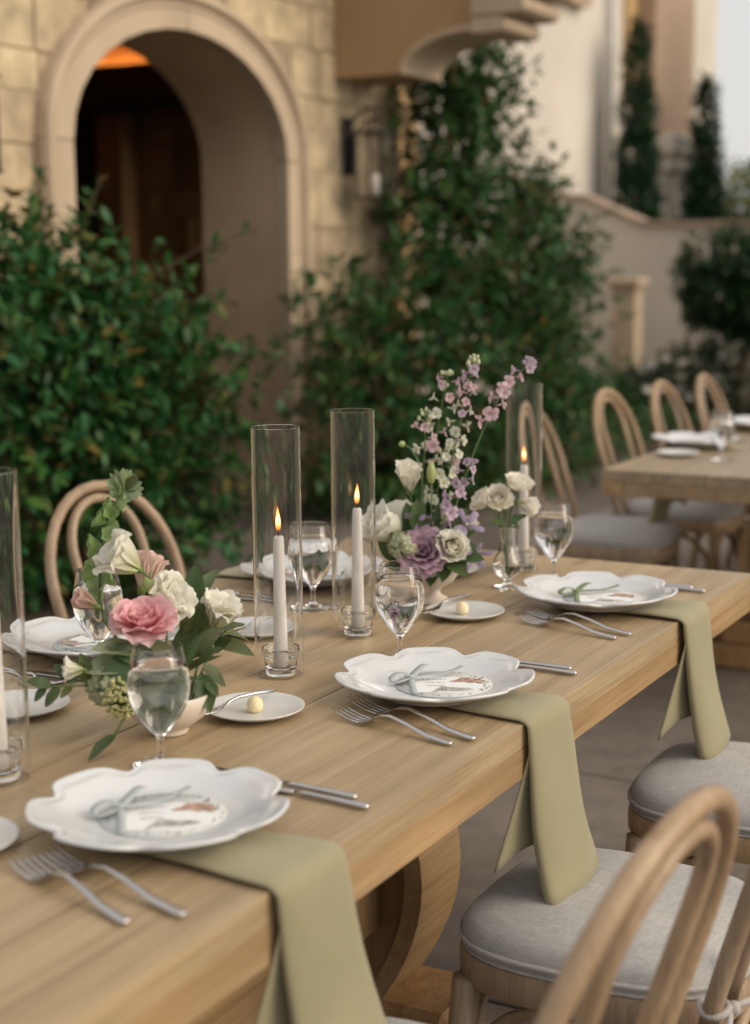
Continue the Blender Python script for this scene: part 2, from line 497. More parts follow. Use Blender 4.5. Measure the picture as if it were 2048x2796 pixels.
def paving():
    m, t, o = nt('slab')
    p = N(t, 'ShaderNodeBsdfPrincipled', Roughness=0.82)
    mp = coord(t)
    big = N(t, 'ShaderNodeTexNoise', Scale=1.7, Detail=6.0, Roughness=0.62); mid = N(t, 'ShaderNodeTexNoise', Scale=14.0, Detail=5.0); fin = N(t, 'ShaderNodeTexNoise', Scale=190.0, Detail=3.0)
    for n in (big, mid, fin): t.links.new(mp.outputs[0], n.inputs['Vector'])
    a = ramp(t, [(0.28, (0.105, 0.085, 0.073)), (0.5, (0.150, 0.124, 0.107)), (0.72, (0.185, 0.155, 0.135))]); t.links.new(big.outputs['Fac'], a.inputs[0])
    b = ramp(t, [(0.3, (0.82, 0.82, 0.83)), (0.7, (1.12, 1.11, 1.09))]); t.links.new(mid.outputs['Fac'], b.inputs[0])
    c = ramp(t, [(0.30, (0.55, 0.53, 0.5)), (0.42, (1, 1, 1)), (0.66, (1, 1, 1)), (0.76, (1.35, 1.32, 1.28))]); t.links.new(fin.outputs['Fac'], c.inputs[0])
    cs = a.outputs[0]
    for q in (b, c):
        mx = N(t, 'ShaderNodeMix', data_type='RGBA', blend_type='MULTIPLY'); mx.inputs['Factor'].default_value = 1.0
        t.links.new(cs, mx.inputs[6]); t.links.new(q.outputs[0], mx.inputs[7]); cs = mx.outputs[2]
    oi = t.nodes.new('ShaderNodeObjectInfo'); h = hsv(t, cs, oi.outputs['Random'], val=0.07)
    t.links.new(h.outputs[0], p.inputs['Base Color'])
    bb = bump(t, fin.outputs['Fac'], 0.4, 0.002); t.links.new(bb.outputs[0], p.inputs['Normal'])
    t.links.new(p.outputs[0], o.inputs['Surface'])
    return m
M['slab'] = paving()
M['joint'] = plain('joint', (0.06, 0.05, 0.043), rough=0.95, var=0.2)
M['soil'] = plain('soil', (0.06, 0.045, 0.03), rough=1.0, var=0.4, vscale=8.0, bmp=0.8, bscale=25)
M['bark'] = plain('bark', (0.10, 0.07, 0.045), rough=0.95, var=0.3, vscale=20, bmp=0.6)
GREEN = [(0.010, 0.052, 0.012), (0.020, 0.090, 0.018), (0.038, 0.140, 0.026), (0.024, 0.120, 0.052), (0.075, 0.165, 0.026), (0.030, 0.110, 0.028), (0.05, 0.150, 0.05), (0.20, 0.115, 0.025)]
VINE = [(0.011, 0.054, 0.013), (0.024, 0.092, 0.020), (0.055, 0.140, 0.026), (0.028, 0.115, 0.055), (0.085, 0.150, 0.026), (0.034, 0.120, 0.030), (0.035, 0.11, 0.03), (0.02, 0.085, 0.03), (0.20, 0.12, 0.035)]
CYP = [(0.006, 0.034, 0.014), (0.012, 0.060, 0.022), (0.02, 0.075, 0.022)]
BOX = [(0.007, 0.032, 0.008), (0.014, 0.058, 0.014), (0.024, 0.078, 0.018)]
FAR = [(0.07, 0.12, 0.02), (0.17, 0.21, 0.035), (0.28, 0.28, 0.06)]
for k, cs in (('bush', GREEN), ('vine', VINE), ('cypress', CYP), ('box', BOX), ('fartree', FAR)):
    M[k] = leafy(k + '_leaf', cs, rough=0.42, trans=0.2, islands=True, spec=0.35)
    M[k + '1'] = leafy(k + '_single_leaf', cs, rough=0.42, trans=0.2, spec=0.35)
# ------------------------------------------------------------------ ground
g = MB().add([(-150, -150, 0), (150, -150, 0), (150, 150, 0), (-150, 150, 0)], [(0, 1, 2, 3)], False).mesh('ground', M['joint'])
ground = tag(link('ground', g, loc=(0, 0, -0.03)), kind='structure')
SX, SY = 1.35, 1.2
slab_me = [MB().box(-SX / 2 + 0.006, SX / 2 - 0.006, -SY / 2 + 0.006, SY / 2 - 0.006, -0.028, 0.0, 0.004).mesh('slab', M['slab']) for _ in range(2)]
for i in range(-1, 14):
    for j in range(-5, 4):
        link('slab', slab_me[(i + j) % 2], ground, (0.55 + i * SX, 0.10 + j * SY, 0.03 + random.uniform(-0.0012, 0.0012)))
far_pave = MB().box(-12, -1.5, -6.1, 3.1, -0.028, 0.0).box(19.0, 60, -40, 60, -0.028, 0).box(-12, 19.0, -40, -6.6, -0.028, 0)
tag(link('paving', far_pave.mesh('paving', M['slab'])), kind='structure')
bed = MB()
def bed_fn(u, v):
    x = -3 + 24 * u; y0 = 3.72 + 0.12 * math.sin(x * 0.9)
    y = y0 + (4.48 - y0) * v if x < 8.6 else y0 + (6.4 - y0) * v
    return (x, y, 0.012 + 0.05 * math.sin(PI * v) + 0.02 * noise.noise((x * 2, y * 2, 0)))
bed.grid(bed_fn, 90, 10)
tag(link('soil_bed', bed.mesh('soil_bed', M['soil'])), kind='structure')
strip = MB().box(-3, 5.6, 3.1, 3.75, -0.026, 0.002).box(5.6, 19, 3.1, 3.75, -0.026, 0.002)
tag(link('path_edge', strip.mesh('path_edge', M['slab'])), kind='structure')
thr = MB().box(5.3, 7.3, 3.75, 9.4, -0.02, 0.075, 0.01)
tag(link('threshold_paving', thr.mesh('threshold_paving', M['slab'])), kind='structure')
# fallen leaves on the paving
for i, (x, y, a, lb) in enumerate(((2.70, 0.98, 0.4, 'small orange fallen leaf on the paving between the two hanging napkins'), (2.42, 0.86, 1.6, 'small brown fallen leaf on the paving left of the farther grey seat'))):
    q = MB().add([(-0.02, 0, 0.004), (0, -0.009, 0.008), (0.022, 0, 0.005), (0, 0.009, 0.007)], [(0, 1, 2), (0, 2, 3)])
    solo('fallen_leaf', q.mesh('fallen_leaf', plain('dry_leaf' + 'ab'[i], (0.35, 0.12, 0.05), rough=0.7)), lb, 'leaf', (x, y, 0.003), (0, 0, a))

# ------------------------------------------------------------------ stone wall with the arch
WY = 4.5
AX, ASP, AA, AB = 6.31, 1.95, 0.88, 0.565          # opening: centre, springing height, half width, rise
OA, OB = 1.085, 0.755                               # outer edge of the arch ring
WX0, WX1, WZ = 1.2, 8.5, 3.9
wall = thing('stone_wall', 'honey coloured stone house wall with a wide arched passage', 'wall', (0, 0, 0))
def arch_pt(a, b, t):
    """t 0..1 from the right springing over the crown to the left springing"""
    return (AX + a * math.cos(PI * t), ASP + b * math.sin(PI * t))
def arch_path(a, b, n):
    return [(AX + a, 0.0)] + [arch_pt(a, b, i / n) for i in range(n + 1)] + [(AX - a, 0.0)]
# core behind the facing stones: the wall body with the opening cut through
core = MB()
ip = arch_path(AA + 0.004, AB + 0.004, 36)
def wall_ring(y):
    top = [(WX1, 0.0)] + [(WX1, WZ)] + [(WX0, WZ)] + [(WX0, 0.0)]
    return top
nI = len(ip)
def outer_of(k):
    x, z = ip[k]
    if k == 0: return (WX1, 0)
    if k == nI - 1: return (WX0, 0)
    dx, dz = x - AX, z - ASP + 0.001
    s = min((WX1 - AX) / max(dx, 1e-6) if dx > 0 else (WX0 - AX) / min(dx, -1e-6), (WZ - ASP) / max(dz, 1e-6))
    return (AX + dx * s, ASP + dz * s)
op = [outer_of(k) for k in range(nI)]
ins = []
for k in range(nI):
    ins.append(op[k])
Y0, Y1 = WY + 0.007, WY + 0.5
vs = []
for y in (Y0, Y1):
    vs += [(x, y, z) for x, z in ip] + [(x, y, z) for x, z in ins]
fs = []
for k in range(nI - 1):
    fs.append((k, k + 1, nI + k + 1, nI + k))
    o2 = 2 * nI
    fs.append((o2 + k, o2 + nI + k, o2 + nI + k + 1, o2 + k + 1))
core.add(vs, fs, False)
# corner triangles the fan leaves open at the two top corners
for (cx) in (WX0, WX1):
    near = [p for p in ins if abs(p[0] - cx) < 1e-4 or abs(p[1] - WZ) < 1e-4]
    a = [p for p in ins if abs(p[0] - cx) < 1e-4]; b = [p for p in ins if abs(p[1] - WZ) < 1e-4]
    pa = max(a, key=lambda p: p[1]); pb = (min if cx == WX0 else max)(b, key=lambda p: p[0])
    for y in (Y0, Y1):
        core.add([(pa[0], y, pa[1]), (cx, y, WZ), (pb[0], y, pb[1])], [(0, 1, 2)], False)
core.box(WX1 - 0.004, WX1, Y0, Y1, 0, WZ)
link('wall_core', core.mesh('wall_core', M['mortar']), wall)
rv = MB()
rvs = [(x, y, z) for y in (WY + 0.02, WY + 0.26, WY + 0.505) for x, z in ip]
rfs = [(r_ * nI + k, r_ * nI + k + 1, (r_ + 1) * nI + k + 1, (r_ + 1) * nI + k) for r_ in range(2) for k in range(nI - 1)]
rv.add(rvs, rfs, True)
link('arch_reveal', rv.mesh('arch_reveal', M['reveal'], sharp=40), wall)
# arch ring: voussoirs over the crown, jamb stones down the sides, with a roll moulding along the outer edge
def ring_piece(t0, t1, k=6):
    q = [arch_pt(AA, AB, t0 + (t1 - t0) * i / k) for i in range(k + 1)]
    p = [arch_pt(OA, OB, t0 + (t1 - t0) * i / k) for i in range(k + 1)]
    return q + p[::-1]
nV = 2
g_ = 0.0010
for i in range(nV):
    t0, t1 = i / nV + g_, (i + 1) / nV - g_
    link('archstone', MB().prism(ring_piece(t0, t1, 8), WY - 0.055, WY + 0.02).mesh('archstone', M['archstone']), wall)
for sgn in (1, -1):
    z = 0.0
    for h in (0.42, 0.5, 0.55, 0.478):
        a0, a1 = AX + sgn * AA, AX + sgn * OA
        link('archstone', MB().box(min(a0, a1), max(a0, a1), WY - 0.055, WY + 0.02, z + 0.0012, z + h - 0.0012, 0.002).mesh('archstone', M['archstone']), wall)
        z += h
roll_m = MB()
roll_m.tube([(x, WY - 0.058, z) for x, z in arch_path(OA - 0.035, OB - 0.035, 30)], 0.028, 8)
roll_m.tube([(x, WY - 0.052, z) for x, z in arch_path(OA - 0.085, OB - 0.085, 30)], 0.012, 6)
link('moulding', roll_m.mesh('moulding', M['archstone']), wall)
# facing stones in uneven courses, cut to the ring
MA, MBB = OA - 0.06, OB - 0.06
def ring_x(z, side):
    """x where the ring's middle line stands at height z"""
    if z <= ASP: return AX + side * MA
    q = (z - ASP) / MBB
    if q >= 1: return None
    return AX + side * MA * math.sqrt(1 - q * q)
def add_stone(x0, x1, z0, z1, lead=None):
    gp = 0.005
    x0 += gp; x1 -= gp; z0 += gp; z1 -= gp
    d = random.uniform(-0.014, 0.003)
    mz = (z0 + z1) / 2
    poly = [(x0, z0), (x1, z0), (x1, z1), (x0, z1)]
    for side in (-1, 1):
        n = 5
        xs = [(ring_x(z0 + (z1 - z0) * i / n, side), z0 + (z1 - z0) * i / n) for i in range(n + 1)]
        xs = [(AX if x is None else x, z) for x, z in xs]
        if side < 0 and x0 < AX and x1 > min(x for x, z in xs) and x0 < max(x for x, z in xs) and mz < ASP + OB:
            poly = [(x0, z0)] + [(min(x1, x), z) for x, z in xs] + [(x0, z1)]
            break
        if side > 0 and x1 > AX and x0 < max(x for x, z in xs) and x1 > min(x for x, z in xs) and mz < ASP + OB:
            poly = [(max(x0, x), z) for x, z in xs] + [(x1, z1), (x1, z0)]
            break
    clean = []
    for p in poly:
        if not clean or (abs(p[0] - clean[-1][0]) + abs(p[1] - clean[-1][1])) > 1e-4: clean.append(p)
    if len(clean) > 2 and (abs(clean[0][0] - clean[-1][0]) + abs(clean[0][1] - clean[-1][1])) < 1e-4: clean.pop()
    if len(clean) < 3: return
    ar = 0.5 * abs(sum(clean[i][0] * clean[(i + 1) % len(clean)][1] - clean[(i + 1) % len(clean)][0] * clean[i][1] for i in range(len(clean))))
    if ar < 0.004: return
    link('stone', MB().prism(clean, WY + d, WY + 0.03).mesh('stone', M['stone']), wall)
rs = random.Random(5)
z = 0.0
while z < WZ - 0.05:
    h = min(rs.choice((0.17, 0.22, 0.26, 0.31)), WZ - z)
    zm = z + h / 2
    # the two runs left and right of the opening
    runs = []
    if z < ASP + MBB:
        l = min(v for v in (ring_x(z, -1), ring_x(z + h, -1)) if v is not None) if ring_x(z, -1) is not None else AX
        lo_l = ring_x(z + h, -1) if ring_x(z + h, -1) is not None else AX
        lo_r = ring_x(z + h, 1) if ring_x(z + h, 1) is not None else AX
        runs = [(3.0, lo_l, -1), (lo_r, WX1, 1)]
    else:
        runs = [(3.0, WX1, 0)]
    for a, b, side in runs:
        x = a
        first = True
        while x < b - 0.02:
            w = rs.choice((0.24, 0.3, 0.38, 0.46, 0.58))
            e = min(x + w, b)
            if b - e < 0.14: e = b
            xa, xb = x, e
            add_stone(xa if not (side > 0 and first) else xa, xb, z, z + h)
            x = e; first = False
    z += h
# stones round the corner of the wall
z = 0
while z < WZ - 0.05:
    h = min(rs.choice((0.22, 0.26, 0.31)), WZ - z)
    link('stone', MB().box(WX1 - 0.002, WX1 + rs.uniform(0.010, 0.02), WY + 0.004, WY + 0.5, z + 0.006, z + h - 0.006, 0.004).mesh('stone', M['stone']), wall)
    z += h

# ------------------------------------------------------------------ bracket of the storey above
br = thing('stone_bracket', 'tan plastered overhang with an arched underside above the lantern', 'overhang', (7.77, 4.5, 2.4))
arc = [(-0.42, 0.035)] + [(-0.42 - 0.44 * (1 - math.cos(PI / 2 * i / 10)), 0.035 + 0.225 * math.sin(PI / 2 * i / 10)) for i in range(1, 11)]
poly = [(-0.002, 0.035)] + arc + [(-0.90, 0.262), (-0.90, 0.40), (-1.15, 0.40), (-1.15, 1.5), (-0.002, 1.5)]
link('side_wall', MB().prism(poly, 0.0, 0.44, 'x').mesh('side_wall', M['stucco_tan'], sharp=30), br)
ar2 = [(-0.42 - 0.44 * (1 - math.cos(PI / 2 * i / 12)), 0.035 + 0.225 * math.sin(PI / 2 * i / 12)) for i in range(13)]
inn = [(-0.45 - 0.41 * (1 - math.cos(PI / 2 * i / 12)), 0.033 + 0.197 * math.sin(PI / 2 * i / 12)) for i in range(13)]
mb = MB()
for i in range(len(ar2) - 1):
    a, b_, c, d = ar2[i], ar2[i + 1], inn[i + 1], inn[i]
    mb.prism([a, b_, c, d], -0.012, 0.46, 'x')
link('arch_ring', mb.mesh('arch_ring', M['archstone']), br)
def drum(y0, y1, z0, z1):
    n = 8; r_ = (z1 - z0) / 2
    pts = [(y0 + 0.0, z0), (y0, z1)]
    p = [(y1, z0), (y1, z1)] + [(y0 + r_ - r_ * math.sin(PI * k / n), (z0 + z1) / 2 + r_ * math.cos(PI * k / n)) for k in range(n + 1)]
    return p
link('corbel', MB().prism(drum(-1.06, -0.865, 0.215, 0.298), -0.02, 0.47, 'x').mesh('corbel', M['archstone'], sharp=40), br)
link('corbel', MB().prism(drum(-1.17, -0.865, 0.304, 0.396), -0.03, 0.48, 'x').mesh('corbel', M['archstone'], sharp=40), br)
link('corbel', MB().prism(drum(-1.25, -1.152, 0.402, 0.52), -0.04, 0.49, 'x').mesh('corbel', M['archstone'], sharp=40), br)

# ------------------------------------------------------------------ inside the passage
room = thing('passage_room', 'dim stone passage room seen through the arch', 'room', (0, 0, 0))
IX = 9.5
z = 0.0
while z < 2.5:
    h = rs.choice((0.2, 0.26, 0.32)); y = 5.02
    while y < 7.12:
        w = rs.choice((0.3, 0.42, 0.55)); e = min(y + w, 7.12)
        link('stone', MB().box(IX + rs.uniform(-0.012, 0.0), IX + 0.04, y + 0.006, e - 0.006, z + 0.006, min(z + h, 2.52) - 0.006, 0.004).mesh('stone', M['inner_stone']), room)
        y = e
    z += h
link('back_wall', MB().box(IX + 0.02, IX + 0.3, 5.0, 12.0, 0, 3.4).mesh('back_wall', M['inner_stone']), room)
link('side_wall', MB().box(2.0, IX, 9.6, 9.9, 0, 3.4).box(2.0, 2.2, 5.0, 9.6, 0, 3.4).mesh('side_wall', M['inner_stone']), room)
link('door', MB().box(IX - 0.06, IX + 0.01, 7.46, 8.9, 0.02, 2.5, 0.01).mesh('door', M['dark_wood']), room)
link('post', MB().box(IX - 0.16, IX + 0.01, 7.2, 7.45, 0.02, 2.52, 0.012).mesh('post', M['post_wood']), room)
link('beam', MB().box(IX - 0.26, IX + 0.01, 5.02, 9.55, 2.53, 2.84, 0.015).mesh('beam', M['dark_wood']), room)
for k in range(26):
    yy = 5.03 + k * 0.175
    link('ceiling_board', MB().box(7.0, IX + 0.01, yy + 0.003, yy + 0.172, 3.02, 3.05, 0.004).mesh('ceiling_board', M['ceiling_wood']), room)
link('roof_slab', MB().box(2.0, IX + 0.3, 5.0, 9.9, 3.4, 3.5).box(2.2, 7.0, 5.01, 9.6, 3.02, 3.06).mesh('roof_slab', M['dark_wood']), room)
# the warm lamp that lights the boards, standing on top of the beam
em, et, eo = nt('lamp_glow')
ee = N(et, 'ShaderNodeEmission', Strength=34.0); ee.inputs['Color'].default_value = (1.0, 0.42, 0.12, 1)
et.links.new(ee.outputs[0], eo.inputs['Surface'])
lamp = thing('beam_lamp', 'warm strip lamp hidden on top of the dark passage beam', 'lamp', (IX - 0.1, 7.4, 2.842))
link('housing', MB().box(0.0, 0.08, -1.3, 1.3, 0, 0.002).mesh('housing', M['iron']), lamp)
link('bulb', MB().tube([(0.04, -1.2, 0.011), (0.04, 1.2, 0.011)], 0.010, 8).mesh('bulb', em), lamp)

# ------------------------------------------------------------------ lantern on the wall
def lantern(loc, label):
    t = thing('wall_lantern', label, 'lantern', loc)
    link('back_plate', MB().box(-0.055, 0.055, -0.014, 0, -0.12, 0.20, 0.006).mesh('back_plate', M['iron']), t)
    arm = MB().tube([(0, -0.01, 0.14), (0, -0.06, 0.2), (0, -0.13, 0.245), (0, -0.18, 0.235)], 0.009, 8)
    link('arm', arm.mesh('arm', M['iron']), t)
    a = 0.082; yc = -0.18
    fr = MB()
    for sx in (-1, 1):
        for sy in (-1, 1):
            fr.box(sx * a - 0.007, sx * a + 0.007, yc + sy * a - 0.007, yc + sy * a + 0.007, -0.25, 0.10)
    for zz in (-0.262, 0.10):
        fr.box(-a - 0.014, a + 0.014, yc - a - 0.014, yc + a + 0.014, zz, zz + 0.013)
    for sx in (-1, 1):
        fr.tube([(sx * a, yc - a, 0.11), (sx * a * 0.5, yc - a * 0.5, 0.17), (0, yc, 0.185)], 0.007, 6)
        fr.tube([(sx * a, yc + a, 0.11), (sx * a * 0.5, yc + a * 0.5, 0.17), (0, yc, 0.185)], 0.007, 6)
    fr.tube([(0.03 * math.cos(k * PI / 8), yc, 0.215 + 0.03 * math.sin(k * PI / 8)) for k in range(16)], 0.006, 6, closed=True)
    link('frame', fr.mesh('frame', M['iron']), t)
    for sx in (-1, 1):
        link('pane', MB().box(sx * a - 0.0015, sx * a + 0.0015, yc - a + 0.008, yc + a - 0.008, -0.248, 0.099).mesh('pane', M['glass']), t)
        link('pane', MB().box(-a + 0.008, a - 0.008, yc + sx * a - 0.0015, yc + sx * a + 0.0015, -0.248, 0.099).mesh('pane', M['glass']), t)
    link('candle', MB().tube([(0, yc, -0.247), (0, yc, -0.12)], 0.028, 14).mesh('candle', M['wax']), t)
    return t
lantern((7.90, WY - 0.014, 2.03), 'black iron lantern with clear panes on the stone wall right of the arch')
lantern((4.62, WY - 0.014, 2.03), 'black iron lantern cut by the left edge beside the arch')

# ------------------------------------------------------------------ pale house behind
FY = 6.6
house = thing('stucco_house', 'pale cream stucco house rising behind the garden wall', 'house', (0, 0, 0))
wl = MB()
HX0, HX1, HZ = 10.3, 22.2, 7.5
W0, W1, V0, V1 = 15.85, 16.75, 4.32, 5.6       # window opening
wl.box(HX0, W0, FY, FY + 0.4, 0, HZ).box(W1, HX1, FY, FY + 0.4, 0, HZ).box(W0, W1, FY, FY + 0.4, 0, V0).box(W0, W1, FY, FY + 0.4, V1, HZ)
wl.box(HX0, HX1, FY + 0.4, FY + 6, 0, HZ)
link('wall', wl.mesh('wall', M['stucco']), house)
wd = link('window', MB().box(W0, W0 + 0.06, FY + 0.10, FY + 0.16, V0, V1).box(W1 - 0.06, W1, FY + 0.10, FY + 0.16, V0, V1).box(W0 + 0.06, W1 - 0.06, FY + 0.10, FY + 0.16, V0, V0 + 0.06).box(W0 + 0.43, W0 + 0.47, FY + 0.10, FY + 0.16, V0 + 0.06, V1).mesh('window', M['dark_wood']), house)
link('pane', MB().box(W0 + 0.06, W1 - 0.06, FY + 0.125, FY + 0.13, V0 + 0.06, V1).mesh('pane', plain('dark_pane', (0.03, 0.035, 0.04), rough=0.08, var=0.1)), wd)
link('window_sill', MB().prism([(-0.14, V0 - 0.13), (-0.14, V0 - 0.05), (-0.17, V0 - 0.04), (-0.17, V0 + 0.0), (0.10, V0 + 0.0), (0.0, V0 - 0.13)], W0 - 0.16, W1 + 0.16, 'x').mesh('window_sill', M['archstone']), house)
bpy.data.objects['window_sill'].location = (0, FY, 0)
# pilaster with its pedestal and a recess side, warm light painted in orange
link('pilaster', MB().box(18.75, 20.3, FY - 0.28, FY + 0.01, 2.95, HZ, 0.02).mesh('pilaster', plain('stucco_warm', (0.42, 0.30, 0.215), rough=0.9, var=0.06)), house)
link('recess', MB().box(18.35, 18.74, FY - 0.05, FY + 0.01, 3.3, HZ, 0.01).mesh('recess', M['stucco_lit']), house)
ped = MB().box(18.95, 20.6, FY - 0.40, FY + 0.01, 0.0, 2.5, 0.02).box(18.85, 20.7, FY - 0.48, FY + 0.012, 2.5, 2.62, 0.02).box(18.8, 20.75, FY - 0.52, FY + 0.014, 2.70, 2.95, 0.03).box(18.9, 20.65, FY - 0.44, FY + 0.013, 2.62, 2.70)
link('pedestal', ped.mesh('pedestal', M['stucco']), house)
link('shadow_strip', MB().tube([(17.75, FY - 0.07, 0.0), (17.75, FY - 0.07, 5.2)], 0.035, 10).mesh('shadow_strip', plain('shadow_grey', (0.44, 0.44, 0.43), rough=0.6)), house)  # thin grey tube standing in for a soft vertical shadow on the facade

# ------------------------------------------------------------------ garden wall with a swept coping, pillar
gw = thing('garden_wall', 'low stucco garden wall with a terracotta coping sweeping up on the left', 'wall', (15.0, 0, 0))
def cop(y):
    if y < 5.05: return 1.79
    q = min(1.0, (y - 5.05) / 0.85)
    return 1.79 + 0.30 * (3 * q * q - 2 * q ** 3) + max(0, y - 5.9) * 0.03
ys = [-16 + 1.5 * i for i in range(14)] + [5.0 + 0.06 * i for i in range(21)] + [6.5]
gm = MB()
gm.prism([(ys[0], 0)] + [(y, cop(y) - 0.053) for y in ys] + [(ys[-1], 0)], 0.0, 0.24, 'x')
link('wall_body', gm.mesh('wall_body', M['stucco_garden']), gw)
# coping tiles
yy = -6.0; k = 0
while yy < 6.4:
    e = yy + 0.31
    a, b_ = cop(yy), cop(e)
    q = MB().prism([(yy + 0.004, a - 0.05), (e - 0.004, b_ - 0.05), (e - 0.004, b_), (yy + 0.004, a)], -0.05, 0.29, 'x')
    link('coping_tile', q.mesh('coping_tile', M['coping']), gw)
    yy = e
link('coping', MB().box(-0.05, 0.29, -16, -6.0, 1.725, 1.79).mesh('coping', M['coping']), gw)

pil = thing('garden_pillar', 'square pale stone pillar with a flat cap before the garden wall', 'pillar', (14.15, 5.0, 0))
link('shaft', MB().box(-0.115, 0.115, -0.115, 0.115, 0.12, 1.13, 0.01).mesh('shaft', M['archstone']), pil)
link('panel', MB().box(-0.122, -0.113, -0.07, 0.07, 0.22, 1.02, 0.003).mesh('panel', M['archstone']), pil)
link('base', MB().box(-0.15, 0.15, -0.15, 0.15, 0, 0.13, 0.01).mesh('base', M['archstone']), pil)
link('cap', MB().box(-0.135, 0.135, -0.135, 0.135, 1.13, 1.17, 0.008).box(-0.16, 0.16, -0.16, 0.16, 1.17, 1.25, 0.02).mesh('cap', M['archstone']), pil)

# ------------------------------------------------------------------ leaves of shrubs and trees
def leaf_mesh(name, m, L_=1.0, W_=0.5, fold=0.12, curl=0.15):
    vs = [(0, 0, 0), (0.3 * L_, -W_ * 0.42, fold * 0.4), (0.3 * L_, 0, 0), (0.3 * L_, W_ * 0.42, fold * 0.4), (0.68 * L_, -W_ * 0.36, fold * 0.3 - curl * 0.3), (0.68 * L_, 0, -curl * 0.35), (0.68 * L_, W_ * 0.36, fold * 0.3 - curl * 0.3), (L_, 0, -curl)]
    fs = [(0, 1, 2), (0, 2, 3), (1, 4, 5, 2), (2, 5, 6, 3), (4, 7, 5), (5, 7, 6)]
    return vs, fs
def foliage(parent, name, blobs, n_twig, per, size, m_many, m_one, seed, singles=300, extra=(), twig_len=0.16, aspect=0.5, surf=0.55, stem_m='bark', droop=0.1, rough_=0.28):
    """twigs spread through the blobs (centre, radii); each carries leaves; the leaves nearest the tables are parts of their own"""
    rg = random.Random(seed)
    LV = []
    twigs = MB()
    vols = [b[1][0] * b[1][1] * b[1][2] * (b[2] if len(b) > 2 else 1) for b in blobs]
    def one_twig(p, d, ln, cnt, sz):
        d = d.normalized()
        side = d.orthogonal().normalized()
        pts = [p + d * (ln * i / 3) + Vector((0, 0, -droop * ln * (i / 3) ** 2)) for i in range(4)]
        if rg.random() < 0.5: twigs.tube(pts, [0.0035, 0.003, 0.0022, 0.0012], 4, caps=False)
        for k in range(cnt):
            f = rg.uniform(0.05, 1.0)
            q = p + d * (ln * f) + Vector((0, 0, -droop * ln * f * f))
            an = rg.uniform(0, 2 * PI)
            sd = side * math.cos(an) + d.cross(side) * math.sin(an)
            ld = (d * rg.uniform(0.3, 0.9) + sd + Vector((0, 0, rg.uniform(-0.1, 0.35)))).normalized()
            up = (Vector((0, 0, 1)) + Vector((rg.gauss(0, 0.45), rg.gauss(0, 0.45), 0)))
            yv = up.cross(ld)
            if yv.length < 1e-3: continue
            yv.normalize(); zv = ld.cross(yv)
            s = sz * rg.uniform(0.6, 1.25)
            LV.append((q, Matrix((ld * s, yv * s, zv * s)).transposed(), s))
    for _ in range(n_twig):
        b = rg.choices(blobs, vols)[0]
        c, r_ = Vector(b[0]), b[1]
        v = Vector((rg.gauss(0, 1), rg.gauss(0, 1), rg.gauss(0, 1))).normalized()
        rad = rg.random() ** (1 / 3) if rg.random() > surf else rg.uniform(0.82, 1.04)
        nz = 1 + rough_ * noise.noise(Vector(v) * 2.4 + c * 3.1)
        p = c + Vector((v.x * r_[0], v.y * r_[1], v.z * r_[2])) * rad * nz
        if p.z < 0.03: continue
        d = v + Vector((rg.gauss(0, 0.5), rg.gauss(0, 0.5), rg.gauss(0, 0.35) + 0.35))
        one_twig(p, d, twig_len * rg.uniform(0.6, 1.3), per, size)
    for (a, b_, cnt) in extra:       # single long shoots
        a, b_ = Vector(a), Vector(b_)
        twigs.tube([a, a.lerp(b_, 0.5) + Vector((0, 0, 0.02)), b_], [0.005, 0.004, 0.0015], 5, caps=False)
        for k in range(cnt):
            f = rg.uniform(0.02, 1.0)
            one_twig(a.lerp(b_, f), (b_ - a).normalized() + Vector((rg.gauss(0, .5), rg.gauss(0, .5), rg.gauss(0, .5))), 0.05, 2, size * (1.05 - 0.4 * f))
    LV.sort(key=lambda q: (q[0] - Vector((0, 0, CAM_H))).length)
    vs0, fs0 = leaf_mesh('leaf', None, 1.0, aspect)
    one = MB().add(vs0, fs0).mesh('leaf', M[m_one], fix=False)
    step = LV[:singles]
    for q, mt, s in step:
        o = link('leaf', one, parent)
        o.matrix_local = Matrix.Translation(q - parent.location) @ mt.to_4x4()
    many = MB()
    for q, mt, s in LV[singles:]:
        many.add([mt @ Vector(v) + q - parent.location for v in vs0], fs0)
    o = link(name, many.mesh(name, M[m_many], fix=False), parent)
    o['kind'] = 'stuff'
    if twigs.v:
        tw = MB().add([Vector(v) - parent.location for v in twigs.v], twigs.f)
        link('twigs', tw.mesh('twigs', M[stem_m], fix=False), parent)['kind'] = 'stuff'

def trunk(parent, pts, r0, r1, m='bark', name='trunk'):
    n = len(pts)
    link(name, MB().tube([Vector(p) - parent.location for p in pts], [r0 + (r1 - r0) * i / (n - 1) for i in range(n)], 8).mesh(name, M[m]), parent)

